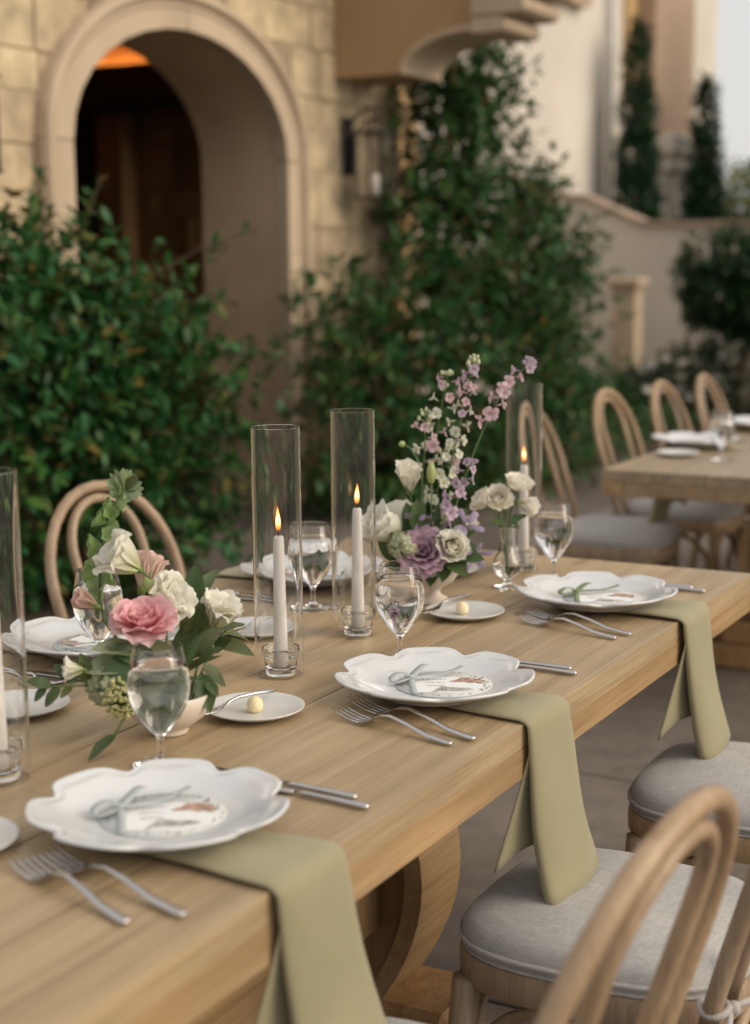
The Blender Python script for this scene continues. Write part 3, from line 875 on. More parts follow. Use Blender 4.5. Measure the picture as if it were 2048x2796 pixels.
# big glossy shrub left, in front of the arch
bush = thing('holly_shrub', 'large glossy dark green shrub standing before the arch at the left', 'shrub', (4.9, 4.05, 0))
for dx, dy, lean in ((0, 0, 0.1), (0.25, -0.15, 0.35), (-0.3, 0.1, -0.3), (0.12, 0.1, 0.0)):
    trunk(bush, [(4.9 + dx * 0.3, 4.05 + dy * 0.3, 0), (4.9 + dx * 0.8, 4.05 + dy, 0.5), (4.9 + dx + lean * 0.6, 4.05 + dy * 1.2, 1.15)], 0.022, 0.008, name='stem')
foliage(bush, 'foliage', [((4.60, 4.17, 1.02), (0.48, 0.28, 0.40), 1.2), ((4.85, 4.08, 0.72), (0.55, 0.32, 0.52), 1.2), ((4.84, 4.14, 1.24), (0.20, 0.2, 0.22), 1.3), ((4.68, 4.22, 1.32), (0.24, 0.18, 0.16), 1.2), ((5.18, 3.72, 0.86), (0.20, 0.18, 0.22), 2.2), ((5.14, 3.8, 0.45), (0.28, 0.22, 0.32), 1.3), ((5.06, 3.85, 1.2), (0.20, 0.16, 0.16), 2.0), ((5.0, 3.95, 0.98), (0.3, 0.2, 0.2), 1.2), ((4.3, 4.35, 0.8), (0.5, 0.12, 0.55), 0.8)],
        1200, 11, 0.072, 'bush', 'bush1', 21, rough_=0.6, twig_len=0.24, surf=0.35, extra=[((4.7, 4.1, 1.3), (4.62, 4.0, 1.68), 9), ((4.85, 4.0, 1.2), (4.98, 3.7, 1.42), 9), ((5.1, 3.8, 0.9), (5.28, 3.5, 1.22), 9), ((5.1, 3.7, 0.6), (5.3, 3.36, 0.5), 8), ((5.0, 3.8, 1.1), (5.2, 3.55, 1.32), 9), ((4.9, 3.85, 0.6), (4.95, 3.5, 0.75), 9), ((4.7, 3.95, 0.9), (4.7, 3.65, 1.1), 9), ((5.15, 3.85, 1.36), (5.32, 3.50, 1.54), 9), ((5.2, 3.75, 1.0), (5.32, 3.36, 1.06), 8), ((5.2, 3.7, 0.8), (5.34, 3.34, 0.92), 8), ((5.2, 3.7, 0.72), (5.30, 3.36, 0.66), 8), ((4.92, 4.2, 1.5), (4.9, 4.2, 1.78), 10), ((5.0, 4.1, 1.5), (5.03, 3.98, 1.76), 10)])
# climbing shrub at the wall's corner
vine = thing('climbing_shrub', 'broad climbing shrub covering the corner of the stone wall', 'shrub', (8.3, 4.0, 0))
for a in (((8.2, 4.1, 0), (8.35, 4.05, 1.1), (8.55, 4.15, 2.0), (8.7, 4.2, 2.7)), ((8.4, 3.9, 0), (8.7, 3.8, 0.9), (8.95, 3.7, 1.6)), ((7.6, 4.0, 0), (7.4, 4.0, 0.6), (7.2, 4.0, 1.1)), ((8.0, 3.9, 0), (7.9, 3.85, 0.6), (7.95, 3.9, 1.2))):
    trunk(vine, a, 0.03, 0.008, name='stem')
foliage(vine, 'foliage', [((7.5, 3.95, 0.72), (0.72, 0.26, 0.60), 1.5), ((8.3, 3.85, 0.75), (0.85, 0.34, 0.70), 1.5), ((8.85, 3.65, 0.9), (0.40, 0.26, 0.62), 1.3), ((8.55, 3.95, 1.5), (0.52, 0.26, 0.45), 1.3), ((8.62, 4.2, 2.1), (0.34, 0.22, 0.5), 3.2), ((8.72, 4.15, 2.58), (0.26, 0.2, 0.34), 3.4), ((8.6, 4.2, 1.55), (0.3, 0.2, 0.4), 2.4), ((8.85, 4.0, 1.9), (0.28, 0.2, 0.36), 1.8), ((9.0, 3.8, 1.35), (0.34, 0.2, 0.4), 1.2), ((8.9, 3.8, 1.6), (0.28, 0.2, 0.35), 1.2), ((9.2, 3.6, 0.5), (0.35, 0.2, 0.5), 0.8), ((6.95, 4.12, 1.12), (0.22, 0.14, 0.26), 1.0)],
        2250, 10, 0.074, 'vine', 'vine1', 33, rough_=0.7, twig_len=0.22, surf=0.4, extra=[((7.3, 3.9, 1.2), (7.2, 3.65, 1.5), 10), ((7.7, 3.8, 1.2), (7.75, 3.5, 1.5), 10), ((8.3, 3.7, 1.5), (8.35, 3.4, 1.8), 10), ((8.9, 3.7, 1.5), (9.15, 3.35, 1.7), 10), ((8.8, 4.0, 2.3), (9.0, 3.7, 2.0), 10), ((9.1, 3.5, 0.9), (9.45, 3.25, 1.1), 10), ((8.7, 4.1, 2.7), (8.8, 3.95, 2.95), 9), ((7.0, 4.0, 1.1), (6.7, 3.85, 1.45), 9), ((8.0, 4.2, 1.65), (7.85, 4.2, 1.80), 8), ((6.9, 4.05, 1.2), (6.62, 4.05, 1.3), 8), ((8.9, 3.8, 1.7), (9.1, 3.55, 1.95), 8), ((8.75, 4.1, 2.5), (8.95, 3.95, 2.25), 8), ((9.1, 3.6, 1.2), (9.4, 3.4, 1.35), 8)])
# low green planting along the path
gc = MB(); rg = random.Random(8)
vs0, fs0 = leaf_mesh('l', None, 1, 0.45)
for _ in range(5200):
    x = rg.uniform(6.9, 12.6); y = rg.uniform(3.68, 4.3) if x < 8.8 else rg.uniform(3.68, 4.9)
    z = rg.uniform(0.03, 0.30) * (0.5 + 0.5 * noise.noise((x * 1.7, y * 1.7, 3)) + 0.35)
    a = rg.uniform(0, 2 * PI); s = rg.uniform(0.05, 0.09)
    mt = Matrix.Rotation(a, 3, 'Z') @ Matrix.Rotation(-rg.uniform(0.1, 1.2), 3, 'Y')
    gc.add([mt @ (Vector(v) * s) + Vector((x, y, z)) for v in vs0], fs0)
tag(link('ground_cover', gc.mesh('ground_cover', M['vine'], fix=False)), 'low dark green leafy planting along the path edge', 'plants', kind='stuff')

# round clipped shrub on the right
rb = thing('round_shrub', 'dense dark rounded shrub on a short trunk before the garden wall', 'shrub', (12.9, 3.55, 0))
trunk(rb, [(12.9, 3.55, 0), (12.92, 3.56, 0.4), (12.88, 3.5, 0.8)], 0.05, 0.03)
foliage(rb, 'foliage', [((12.9, 3.45, 1.20), (0.46, 0.58, 0.40), 1.2), ((12.9, 3.2, 1.1), (0.4, 0.4, 0.36)), ((12.85, 3.62, 1.12), (0.3, 0.34, 0.3))], 1700, 9, 0.062, 'box', 'box1', 5, singles=120, twig_len=0.14, rough_=0.45)
# white flowered low shrubs by the pillar
wf_m = leafy('white_petal', [(0.62, 0.60, 0.50), (0.7, 0.68, 0.62)], rough=0.6, trans=0.3)
flo = MB()
for k in range(6):
    a = k * PI / 3
    flo.add([(0, 0, 0), (0.5 * math.cos(a - 0.5), 0.5 * math.sin(a - 0.5), 0.2), (math.cos(a), math.sin(a), 0.25), (0.5 * math.cos(a + 0.5), 0.5 * math.sin(a + 0.5), 0.2)], [(0, 1, 2, 3)])
flo_me = flo.mesh('flower', wf_m, fix=False)
spots = [((13.5, 4.66, 0), 0.36, 'low rose bush with white blooms at the foot of the pillar'), ((12.9, 3.98, 0), 0.62, 'low rose bush with white blooms right of the pillar'), ((13.6, 3.75, 0), 0.72, 'dark leafy rose bush with white blooms below the round shrub'), ((13.4, 2.9, 0), 0.5, 'dark leafy rose bush at the right edge below the round shrub'), ((11.9, 4.42, 0), 0.42, 'small rose bush with white blooms behind the bentwood chairs')]
for i, (p, h, lb) in enumerate(spots):
    t = thing('rose_bush', lb, 'shrub', p, group='low rose bushes in the bed by the garden wall')
    trunk(t, [(p[0], p[1], 0), (p[0] + 0.02, p[1], h * 0.6)], 0.012, 0.006, name='stem')
    foliage(t, 'foliage', [((p[0], p[1], h * 0.55), (0.42, 0.38, h * 0.5), 1)], 420, 8, 0.05, 'box', 'box1', 60 + i, singles=40, twig_len=0.12)
    rr = random.Random(i)
    for k in range(15 if i < 3 else 6):
        a = rr.uniform(PI * 0.7, PI * 1.5); s = rr.uniform(0.04, 0.06); q = rr.uniform(0.45, 1.05)
        link('flower', flo_me, t, (0.46 * math.cos(a), 0.44 * math.sin(a), h * q), (rr.uniform(-0.5, 0.5), -rr.uniform(0.5, 1.3), 0), s)
# cypresses
for i, (p, h, r_, lb) in enumerate((((17.6, 6.13, 0), 3.98, 0.235, 'tall slender cypress against the pale house, left one of the pair'), ((18.9, 5.73, 0), 3.44, 0.265, 'slender cypress at the right end of the pale house'))):
    t = thing('cypress_tree', lb, 'tree', p, group='slender cypresses before the pale house')
    trunk(t, [p, (p[0], p[1], h * 0.9)], 0.045, 0.01)
    bl = [((p[0], p[1], 0.3 + (h - 0.5) * f), (r_ * (1.15 - 0.85 * f ** 1.6), r_ * (1.15 - 0.85 * f ** 1.6), 0.36), 1) for f in (0.05, 0.2, 0.35, 0.5, 0.65, 0.8, 0.92)]
    bl.append(((p[0], p[1], h - 0.12), (0.05, 0.05, 0.18), 6))
    foliage(t, 'foliage', bl, 2600, 9, 0.075, 'cypress', 'cypress1', 90 + i, singles=60, twig_len=0.12, aspect=0.42, droop=-0.4)
# trees beyond the garden wall at the right
for i, (p, h, r_, lb, mm) in enumerate((((24.0, 6.0, 0), 2.9, 0.9, 'yellow green tree beyond the garden wall, left of the other one', 'fartree'), ((25.0, 5.1, 0), 3.3, 1.2, 'yellow green tree beyond the garden wall at the right edge', 'fartree'), ((20.0, 3.9, 0), 5.6, 0.75, 'dark leafy tree reaching in at the right edge against the sky', 'cypress'))):
    t = thing('garden_tree', lb, 'tree', p, group='trees beyond the garden wall')
    trunk(t, [p, (p[0] + 0.1, p[1], h * 0.45), (p[0], p[1] + 0.1, h * 0.8)], 0.12, 0.03)
    bl = [((p[0], p[1], h * 0.72), (r_, r_, h * 0.26), 1), ((p[0] - 0.3, p[1] + 0.3, h * 0.5), (r_, r_, h * 0.2), 1)]
    foliage(t, 'foliage', bl, 1300, 8, 0.11, mm, mm + '1', 120 + i, singles=40, twig_len=0.3)
# ------------------------------------------------------------------ tables
TZ = 0.76
def make_table(label, loc, length, width, planks=6, trestles=()):
    """origin on the floor under the far right corner; the top runs towards -X and +Y"""
    t = thing('farm_table', label, 'table', loc, group='long wooden farm tables')
    pw = width / planks
    for k in range(planks):
        dz = random.uniform(-0.0004, 0.0004)
        link('plank', MB().box(-length, 0, k * pw + 0.0011, (k + 1) * pw - 0.0011, TZ - 0.034, TZ + dz, 0.0005).mesh('plank', M['table_top']), t)
    # edge boards glued below the planks, with a shallow joint between
    for (x0, x1, y0, y1) in ((-length, 0, 0.0004, 0.07), (-length, 0, width - 0.07, width - 0.0004), (-0.07, -0.0004, 0.0715, width - 0.0715), (-length + 0.0004, -length + 0.07, 0.0715, width - 0.0715)):
        link('edge_board', MB().box(x0 + 0.0005, x1 - 0.0005, y0, y1, TZ - 0.081, TZ - 0.0348, 0.0022).mesh('edge_board', M['table_edge']), t)
    cy = width / 2
    for x in trestles:
        prof = []
        n = 14
        for i in range(n + 1):
            z = 0.17 + (TZ - 0.082 - 0.17) * i / n
            q = (z - 0.17) / (TZ - 0.082 - 0.17)
            prof.append((0.148 + 0.068 * math.sin(PI * min(1, q * 1.25)) ** 0.9 + 0.02 * q if q < 0.8 else 0.148 + 0.02 * q, z))
        band = MB()
        for s in (-1, 1):
            for i in range(n):
                (a, z0), (b, z1) = prof[i], prof[i + 1]
                band.prism([(cy + s * (a - 0.035), z0), (cy + s * a, z0), (cy + s * b, z1), (cy + s * (b - 0.035), z1)], x - 0.07, x + 0.07, 'x')
        for s in (-1, 1):
            pr = [(cy + s * (a - 0.034), z) for a, z in prof]
            pr2 = [(cy + s * 0.02, z) for a, z in prof][::-1]
            link('leg_panel', MB().prism(pr + pr2, x - 0.05, x + 0.05, 'x').mesh('leg_panel', M['table_leg']), t)
            pr = [(cy + s * a, z) for a, z in prof] + [(cy + s * (a - 0.033), z) for a, z in prof][::-1]
            link('curved_leg', MB().prism(pr, x - 0.075, x + 0.075, 'x').mesh('curved_leg', M['table_edge'], sharp=35), t)
        link('foot', MB().box(x - 0.09, x + 0.09, cy - 0.33, cy + 0.33, 0.0, 0.085, 0.01).box(x - 0.085, x + 0.085, cy - 0.27, cy + 0.27, 0.0855, 0.168, 0.01).mesh('foot', M['table_leg']), t)
    for a, b in zip(trestles[:-1], trestles[1:]):
        link('stretcher', MB().box(min(a, b) + 0.052, max(a, b) - 0.052, cy - 0.135, cy - 0.06, 0.285, 0.41, 0.006).mesh('stretcher', M['table_edge']), t)
        link('stretcher', MB().box(min(a, b) + 0.052, max(a, b) - 0.052, cy + 0.06, cy + 0.135, 0.285, 0.41, 0.006).mesh('stretcher', M['table_edge']), t)
    return t
EY = 0.843                     # right hand edge of the near table
make_table('long pale wooden farm table set for dinner, the near one', (3.19, EY, 0), 3.0, 0.99, 6, (-0.93, -2.45))
T2X, T2W = 4.62, 1.0
make_table('second wooden farm table standing beyond the near one at the right', (7.6, 1.71 - T2W, 0), 7.6 - T2X, T2W, 6, (-0.65, -2.30))

# ------------------------------------------------------------------ bentwood chairs
def seat_outline(wf, wb, d, n=40, p=3.2):
    pts = []
    for i in range(n):
        a = 2 * PI * i / n
        c, s = math.cos(a), math.sin(a)
        x = abs(c) ** (2 / p) * (1 if c > 0 else -1); y = abs(s) ** (2 / p) * (1 if s > 0 else -1)
        w = wb + (wf - wb) * (y + 1) / 2
        pts.append((x * w / 2, y * d / 2))
    return pts
def make_chair(label, loc, rot, group):
    t = thing('bentwood_chair', label, 'chair', loc, (0, 0, rot), group)
    W = M['chair_wood']
    SO = seat_outline(0.425, 0.385, 0.42)
    n = len(SO)
    fr = MB()
    rings = [(1.0, 0.392), (1.012, 0.40), (1.015, 0.425), (1.0, 0.437), (0.86, 0.437), (0.86, 0.392)]
    vs = [(x * k, y * k, z) for k, z in rings for x, y in SO]
    fs = [(a * n + i, a * n + (i + 1) % n, ((a + 1) % 6) * n + (i + 1) % n, ((a + 1) % 6) * n + i) for a in range(6) for i in range(n)]
    link('seat_frame', fr.add(vs, fs).mesh('seat_frame', W, sharp=50), t)
    link('seat_board', MB().prism([(x * 0.87, y * 0.87) for x, y in SO], 0.402, 0.436, 'z').mesh('seat_board', W), t)
    cu = MB()
    pr = [(0.94, 0.4375), (0.985, 0.442), (1.0, 0.452), (0.985, 0.470), (0.93, 0.482), (0.80, 0.490), (0.55, 0.495), (0.25, 0.4965)]
    vs = []
    for k, z in pr:
        for i, (x, y) in enumerate(SO):
            wr = (0.0030 * noise.noise((x * 11, y * 11, 2.0)) + 0.0016 * noise.noise((x * 30, y * 26, 7.0)) + 0.0010 * math.sin(i * 2.9) * max(0, k - 0.75) * 4) if z > 0.465 else 0
            vs.append((x * k, y * k, z + wr))
    fs = [(a * n + i, a * n + (i + 1) % n, (a + 1) * n + (i + 1) % n, (a + 1) * n + i) for a in range(len(pr) - 1) for i in range(n)]
    fs += [tuple(range(n))[::-1], tuple((len(pr) - 1) * n + i for i in range(n))]
    cs = link('cushion', cu.add(vs, fs).mesh('cushion', M['linen']), t)
    pp = MB().tube([(x * 1.004, y * 1.004, 0.454) for x, y in SO], 0.0042, 6, closed=True).tube([(x * 0.985, y * 0.985, 0.4405) for x, y in SO], 0.0035, 6, closed=True)
    link('piping', pp.mesh('piping', M['linen']), cs)
    def hoop(hw, ztop, zb, y_at, r, lower=None):
        pts = []
        side = []
        if lower:
            side += lower
        m = 7
        zs = ztop - hw * 1.02
        for i in range(m):
            z = zb + (zs - zb) * i / m
            q = i / m
            side.append((hw * (0.94 + 0.06 * q), y_at(z), z))
        arc = []
        for i in range(17):
            a = PI * i / 16
            z = zs + (ztop - zs) * math.sin(a)
            arc.append((hw * math.cos(a), y_at(z), z))
        pts = side + arc + [(-x, y, z) for x, y, z in side[::-1]]
        return pts, r
    def y_at(z):
        return -0.200 - 0.33 * max(0, (z - 0.43)) ** 1.1 - (0.06 * (0.43 - z) if z < 0.43 else 0)
    lo = [(0.205, y_at(0.0) - 0.03, 0.0), (0.198, y_at(0.15) - 0.012, 0.15), (0.192, y_at(0.32) - 0.002, 0.32)]
    P, _ = hoop(0.213, 0.90, 0.43, y_at, 0)
    rr = 0.0132
    link('back_hoop', MB().tube(P, rr, 10).mesh('back_hoop', W), t)
    P, _ = hoop(0.117, 0.872, 0.43, lambda z: y_at(z) - 0.006 * min(1, max(0, (z - 0.43) / 0.2)), 0)
    link('inner_hoop', MB().tube(P, 0.0115, 10).mesh('inner_hoop', W), t)
    for s in (-1, 1):
        q = [(s * x, y, z) for x, y, z in lo] + [(s * 0.1925, y_at(0.43), 0.432)]
        link('leg', MB().tube(q, [0.0145, 0.016, 0.0165, 0.0145], 10).mesh('leg', W), t)
        q = [(s * 0.205, 0.205, 0.0), (s * 0.185, 0.178, 0.22), (s * 0.172, 0.165, 0.40)]
        link('leg', MB().tube(q, [0.014, 0.019, 0.022], 10).mesh('leg', W), t)
    def arc3(a, b, c):
        a, b, c = Vector(a), Vector(b), Vector(c)
        return [a * (1 - u) ** 2 + b * 2 * u * (1 - u) + c * u * u for u in [i / 8 for i in range(9)]]
    fl = [(-0.176, 0.168), (0.176, 0.168), (0.190, -0.205), (-0.190, -0.205)]
    for i in range(4):
        a, b = Vector(fl[i]), Vector(fl[(i + 1) % 4])
        for p, q in ((a, b), (b, a)):
            e = p.lerp(q, 0.44); k = p.lerp(q, 0.06)
            link('brace', MB().tube(arc3((p.x, p.y, 0.21), (k.x, k.y, 0.37), (e.x, e.y, 0.389)), 0.0105, 8).mesh('brace', W), t)
    # tape that ties the cushion to the back
    for s in (-1, 1):
        tie = MB()
        y0 = y_at(0.455)
        tie.tube([(s * 0.1925 + 0.019 * math.cos(a), y0 + 0.019 * math.sin(a), 0.452 + 0.004 * math.sin(a * 1.5)) for a in [2 * PI * i / 14 for i in range(14)]], 0.005, 6, closed=True)
        for sg, zz in ((-1, -0.05), (1, -0.02)):
            tie.tube([(s * 0.1925 - s * 0.012, y0 - 0.018, 0.452), (s * 0.1925 - s * 0.012 + sg * 0.05, y0 - 0.030, 0.452 + zz * 0.4), (s * 0.1925 - s * 0.012 + sg * 0.10, y0 - 0.034, 0.452 + zz * 1.5)], 0.005, 6)
        tie.ball((s * 0.1925 - s * 0.012, y0 - 0.022, 0.452), 0.010, 8, 6)
        link('tie', tie.mesh('tie', M['tie']), cs)
    return t
ch = make_chair('bentwood chair closest to the camera, its blurred hoop back across the lower right corner', (1.408, 0.757, 0), -0.079, 'bentwood chairs along the near table')
another(ch, 'bentwood chair with a grey seat under the middle hanging napkin', (2.065, 0.725, 0), -0.03)
another(ch, 'bentwood chair with a grey seat under the farthest hanging napkin of the near table', (2.715, 0.70, 0), 0.03)
another(ch, 'bentwood chair against the dark shrub on the far side of the near table', (2.83, 1.974, 0), PI - 0.067)
G2_ = 'bentwood chairs along the left side of the second table'
another(ch, 'bentwood chair seen behind the farthest candle cylinder', (5.193, 1.864, 0), PI + 0.08, G2_)
another(ch, 'bentwood chair just behind the near left corner of the second table', (5.842, 1.812, 0), PI - 0.006, G2_)
another(ch, 'bentwood chair behind the plates of the second table, between two other hoop backs', (6.346, 1.75, 0), PI + 0.016, G2_)
another(ch, 'farthest bentwood chair behind the second table, at the right edge', (6.80, 1.70, 0), PI + 0.034, G2_)

# ------------------------------------------------------------------ napkins hanging over the table edge
def napkin(label, loc, rot, fall=0.262, wtop=0.142, wbot=0.172, group='sage green napkins hanging over the table edge', flap=True, tuck=0.24, skew=0.03):
    """origin on the table's edge, hanging towards -Y"""
    t = thing('napkin', label, 'napkin', loc, (0, 0, rot), group)
    m = MB()
    rad = 0.014
    path = []      # (y, z, halfwidth, halfthick, dx)
    for i in range(9):
        y = tuck * (1 - i / 8) + 0.010 * (i / 8)
        f = i / 8
        path.append((y, 0.0062, wtop / 2 * (0.55 + 0.45 * f ** 0.7), 0.0042 + 0.003 * f, 0.0, 0))
    for i in range(1, 6):
        a = PI / 2 * i / 5
        path.append((0.010 - (rad + 0.006) * math.sin(a) - 0.0, 0.0062 - rad * (1 - math.cos(a)), wtop / 2, 0.0075 + 0.0005 * i, 0.0, a))
    for i in range(1, 15):
        f = i / 14
        yy = 0.010 - (rad + 0.006) - 0.012 * f - 0.020 * f ** 3
        path.append((yy, 0.0062 - rad - fall * f, wtop / 2 + (wbot - wtop) / 2 * f, 0.010 + 0.010 * f, skew * f, PI / 2))
    n = 28
    vs = []
    for (y, z, hw, ht, dx, a) in path:
        for k in range(n):
            th = 2 * PI * k / n
            c, s = math.cos(th), math.sin(th)
            u = (abs(c) ** 0.75) * (1 if c > 0 else -1) * hw
            w = (abs(s) ** 0.9) * (1 if s > 0 else -1) * ht
            wob = 0.0042 * noise.noise((u * 14 + 5 + loc[0] * 3, z * 7, y * 9 + loc[0])) + 0.0009 * noise.noise((u * 70, z * 30, loc[0] * 3))
            w += wob
            # slanted bottom hem: the right side stays a little higher
            zz = z + (u + hw) * 0.10 * max(0, (a / (PI / 2)) * min(1, (0.0062 - z) / fall))
            vs.append((u + dx, y - w * math.sin(a), zz + w * math.cos(a)))
    L_ = len(path)
    fs = [(i * n + k, i * n + (k + 1) % n, (i + 1) * n + (k + 1) % n, (i + 1) * n + k) for i in range(L_ - 1) for k in range(n)]
    fs += [tuple(range(n))[::-1]]
    # rolled bottom: close with a soft inner ring
    base = (L_ - 1) * n
    cen = Vector((0, 0, 0))
    for k in range(n): cen += Vector(vs[base + k])
    cen /= n
    o2 = len(vs)
    for k in range(n):
        p = Vector(vs[base + k]); q = p.lerp(cen, 0.35); q.z -= 0.008; vs.append(tuple(q))
    fs += [(base + k, base + (k + 1) % n, o2 + (k + 1) % n, o2 + k) for k in range(n)]
    fs += [tuple(o2 + k for k in range(n))]
    link('front_fold', m.add(vs, fs).mesh('front_fold', M['napkin']), t)
    if flap:
        b = MB()
        def fn(u, v):
            x0 = -wtop * 0.46 - 0.040 * v ** 1.3
            x1 = wtop * 0.40 - 0.06 * v
            x = x0 + (x1 - x0) * u
            y = 0.0 - 0.0145 + 0.034 * v * (1 - u) ** 1.3 - 0.002 * v
            z = -0.022 - (fall - 0.088) * v + 0.012 * math.sin(PI * u) * v - 0.02 * (1 - u) * v
            return (x, y + 0.009 * v, z)
        b.grid(fn, 10, 12)
        me = b.mesh('back_fold', M['napkin'], fix=False)
        o = link('back_fold', me, t)
        sm = o.modifiers.new('thickness', 'SOLIDIFY'); sm.thickness = 0.0022; sm.offset = 0
    return t
napkin('sage napkin hanging over the table edge from the nearest plate', (1.372, EY, TZ), 0.0, skew=0.035)
napkin('sage napkin hanging over the table edge from the middle plate onto a grey seat', (2.046, EY, TZ), -0.03, skew=0.022)
napkin('sage napkin hanging over the table edge from the farthest of the three near plates', (2.765, EY, TZ), 0.04, wtop=0.155, wbot=0.165, skew=0.04)
LY = EY + 0.99
napkin('sage napkin lying over the far table edge behind the two tall candle cylinders', (2.74, LY, TZ), PI, wtop=0.17)
napkin('sage napkin at the far table edge behind the front flower arrangement', (2.03, LY, TZ), PI)
napkin('olive napkin hanging from the corner plate of the second table onto a pale seat', (5.34, 1.71, TZ), PI, fall=0.28, group='napkins on the second table')
napkin('olive napkin hanging under the edge of the second table onto the next seat', (5.97, 1.71, TZ), PI, fall=0.28, group='napkins on the second table')
# ------------------------------------------------------------------ plates
NL = 7
NPH = R(-49.3)                     # direction of one notch
PR = 0.1525
def notch(a):
    return ((1 + math.cos(NL * (a - NPH) + 0.35 * math.sin(NL * (a - NPH)))) / 2) ** 2.6
def plate_mesh():
    m = MB(); n = 168
    top = [(0.0, 0.0065), (0.25, 0.0066), (0.50, 0.0072), (0.60, 0.0085), (0.68, 0.0125), (0.76, 0.0180), (0.83, 0.0222), (0.865, 0.0240), (0.885, 0.0237), (0.93, 0.0262), (0.965, 0.0284), (0.985, 0.0294), (1.0, 0.0287)]
    bot = [(1.003, 0.0264), (0.985, 0.0245), (0.90, 0.0192), (0.75, 0.0105), (0.62, 0.0035), (0.60, 0.0), (0.56, 0.0), (0.55, 0.0025), (0.0, 0.0025)]
    rows = []
    vs = []
    for (k, z) in top + bot:
        if k == 0:
            rows.append([len(vs)] * n); vs.append((0, 0, z)); continue
        row = []
        for i in range(n):
            a = 2 * PI * i / n
            f = max(0, (k - 0.55) / 0.45)
            nn = notch(a)
            r = PR * k * (1 - 0.125 * nn * f ** 1.3)
            zz = z - 0.0068 * nn * f ** 1.5
            # pressed swirls beside each notch
            if (k, z) in top and 0.7 < k < 0.97:
                zz += 0.0011 * math.exp(-((k - 0.88) / 0.045) ** 2) * (0.45 + math.sin(NL * (a - NPH) * 2 + k * 40) * 0.9 * math.exp(-((1 - nn) - 0.75) ** 2 * 7))
            row.append(len(vs)); vs.append((r * math.cos(a), r * math.sin(a), zz))
        rows.append(row)
    fs = []
    for a, b in zip(rows[:-1], rows[1:]):
        for i in range(n):
            q = []
            for w in (a[i], a[(i + 1) % n], b[(i + 1) % n], b[i]):
                if w not in q: q.append(w)
            if len(q) > 2: fs.append(tuple(q))
    return m.add(vs, fs).mesh('dinner_plate', M['china'])
plate_me = plate_mesh()
PLATES = []
def plate(label, loc, rot=0.0, group='scalloped white dinner plates'):
    o = solo('dinner_plate', plate_me, label, 'plate', loc, (0, 0, rot), group)
    PLATES.append(o); return o
NZ = TZ + 0.0108                    # plates sit on the folded napkins
plate('white scalloped dinner plate nearest the camera', (1.393, 1.052, NZ))
plate('white scalloped dinner plate in the middle of the near side with a grey ribboned card', (2.049, 1.022, NZ), 0.05)
plate('white scalloped dinner plate at the far end of the near side with a green ribbon', (2.742, 1.022, NZ), -0.04)
plate('white scalloped dinner plate behind the front flowers at the left edge', (2.03, 1.655, NZ), 0.1)
plate('white scalloped dinner plate behind the two tall candle cylinders', (2.70, 1.625, NZ), -0.08)
G3 = 'plates on the second table'
plate('white scalloped plate at the near left corner of the second table', (5.31, 1.62, TZ + 0.0108), 0.2, G3)
plate('white scalloped plate at the right edge on the second table', (5.98, 1.55, TZ + 0.0108), 0.4, G3)

def bread_mesh():
    r = 0.0735
    pr = [(0, 0.0045), (r * 0.55, 0.0045), (r * 0.72, 0.0062), (r * 0.9, 0.0108), (r * 0.985, 0.0138), (r, 0.0136), (r * 1.0, 0.0122), (r * 0.9, 0.0082), (r * 0.7, 0.0025), (r * 0.6, 0.0), (r * 0.55, 0.0), (r * 0.54, 0.0015), (0, 0.0015)]
    return MB().lathe(pr, 56).mesh('bread_plate', M['bread_china'])
bread_me = bread_mesh()
def bread(label, x, y, g='small round bread plates'):
    return solo('bread_plate', bread_me, label, 'plate', (x, y, TZ + 0.0006), (0, 0, 0), g)
def spreader_mesh():
    """butter spreader: broad blade, bent neck, round handle; along +X, blade first"""
    m = MB()
    st = [(0.0, 0.0015, 0.0008), (0.012, 0.006, 0.0009), (0.03, 0.0085, 0.0010), (0.05, 0.0082, 0.0011), (0.062, 0.0045, 0.0016), (0.072, 0.0026, 0.0024), (0.09, 0.0028, 0.0026), (0.12, 0.0042, 0.0030), (0.148, 0.0052, 0.0032), (0.158, 0.0040, 0.0024), (0.162, 0.001, 0.001)]
    zz = [0.0, 0.0003, 0.0006, 0.001, 0.0045, 0.009, 0.0125, 0.013, 0.0105, 0.0095, 0.009]
    n = 10; vs = []
    for (x, hw, ht), z in zip(st, zz):
        for k in range(n):
            a = 2 * PI * k / n
            vs.append((x, hw * math.cos(a), z + ht * math.sin(a)))
    L_ = len(st)
    fs = [(i * n + k, i * n + (k + 1) % n, (i + 1) * n + (k + 1) % n, (i + 1) * n + k) for i in range(L_ - 1) for k in range(n)] + [tuple(range(n))[::-1], tuple((L_ - 1) * n + k for k in range(n))]
    return m.add(vs, fs).mesh('butter_spreader', M['steel'])
spreader_me = spreader_mesh()
butter_me = MB().lathe([(0, 0), (0.0085, 0.0004), (0.0115, 0.005), (0.0122, 0.011), (0.0105, 0.018), (0.006, 0.0225), (0, 0.024)], 20).mesh('butter_ball', M['butter'])
def spreader(label, loc, ang, tilt=0.0):
    return solo('butter_spreader', spreader_me, label, 'butter knife', loc, (0, tilt, ang), 'small butter spreaders')
def butter(label, loc):
    return solo('butter_ball', butter_me, label, 'butter', loc, (0, 0, random.uniform(0, 6)), 'butter pats on the bread plates')
bread('bread plate with a butter pat between the front flowers and the middle plate', 1.846, 1.215)
spreader('butter spreader on the bread plate beside the front flowers', (1.752, 1.263, TZ + 0.0150), R(-16), R(1.5))
butter('cream butter pat on the bread plate beside the front flowers', (1.842, 1.212, TZ + 0.0052))
bread('bread plate with a butter pat right of the middle water goblet', 2.56, 1.212)
spreader('butter spreader on the bread plate right of the middle water goblet', (2.487, 1.270, TZ + 0.0150), R(-10), R(1.5))
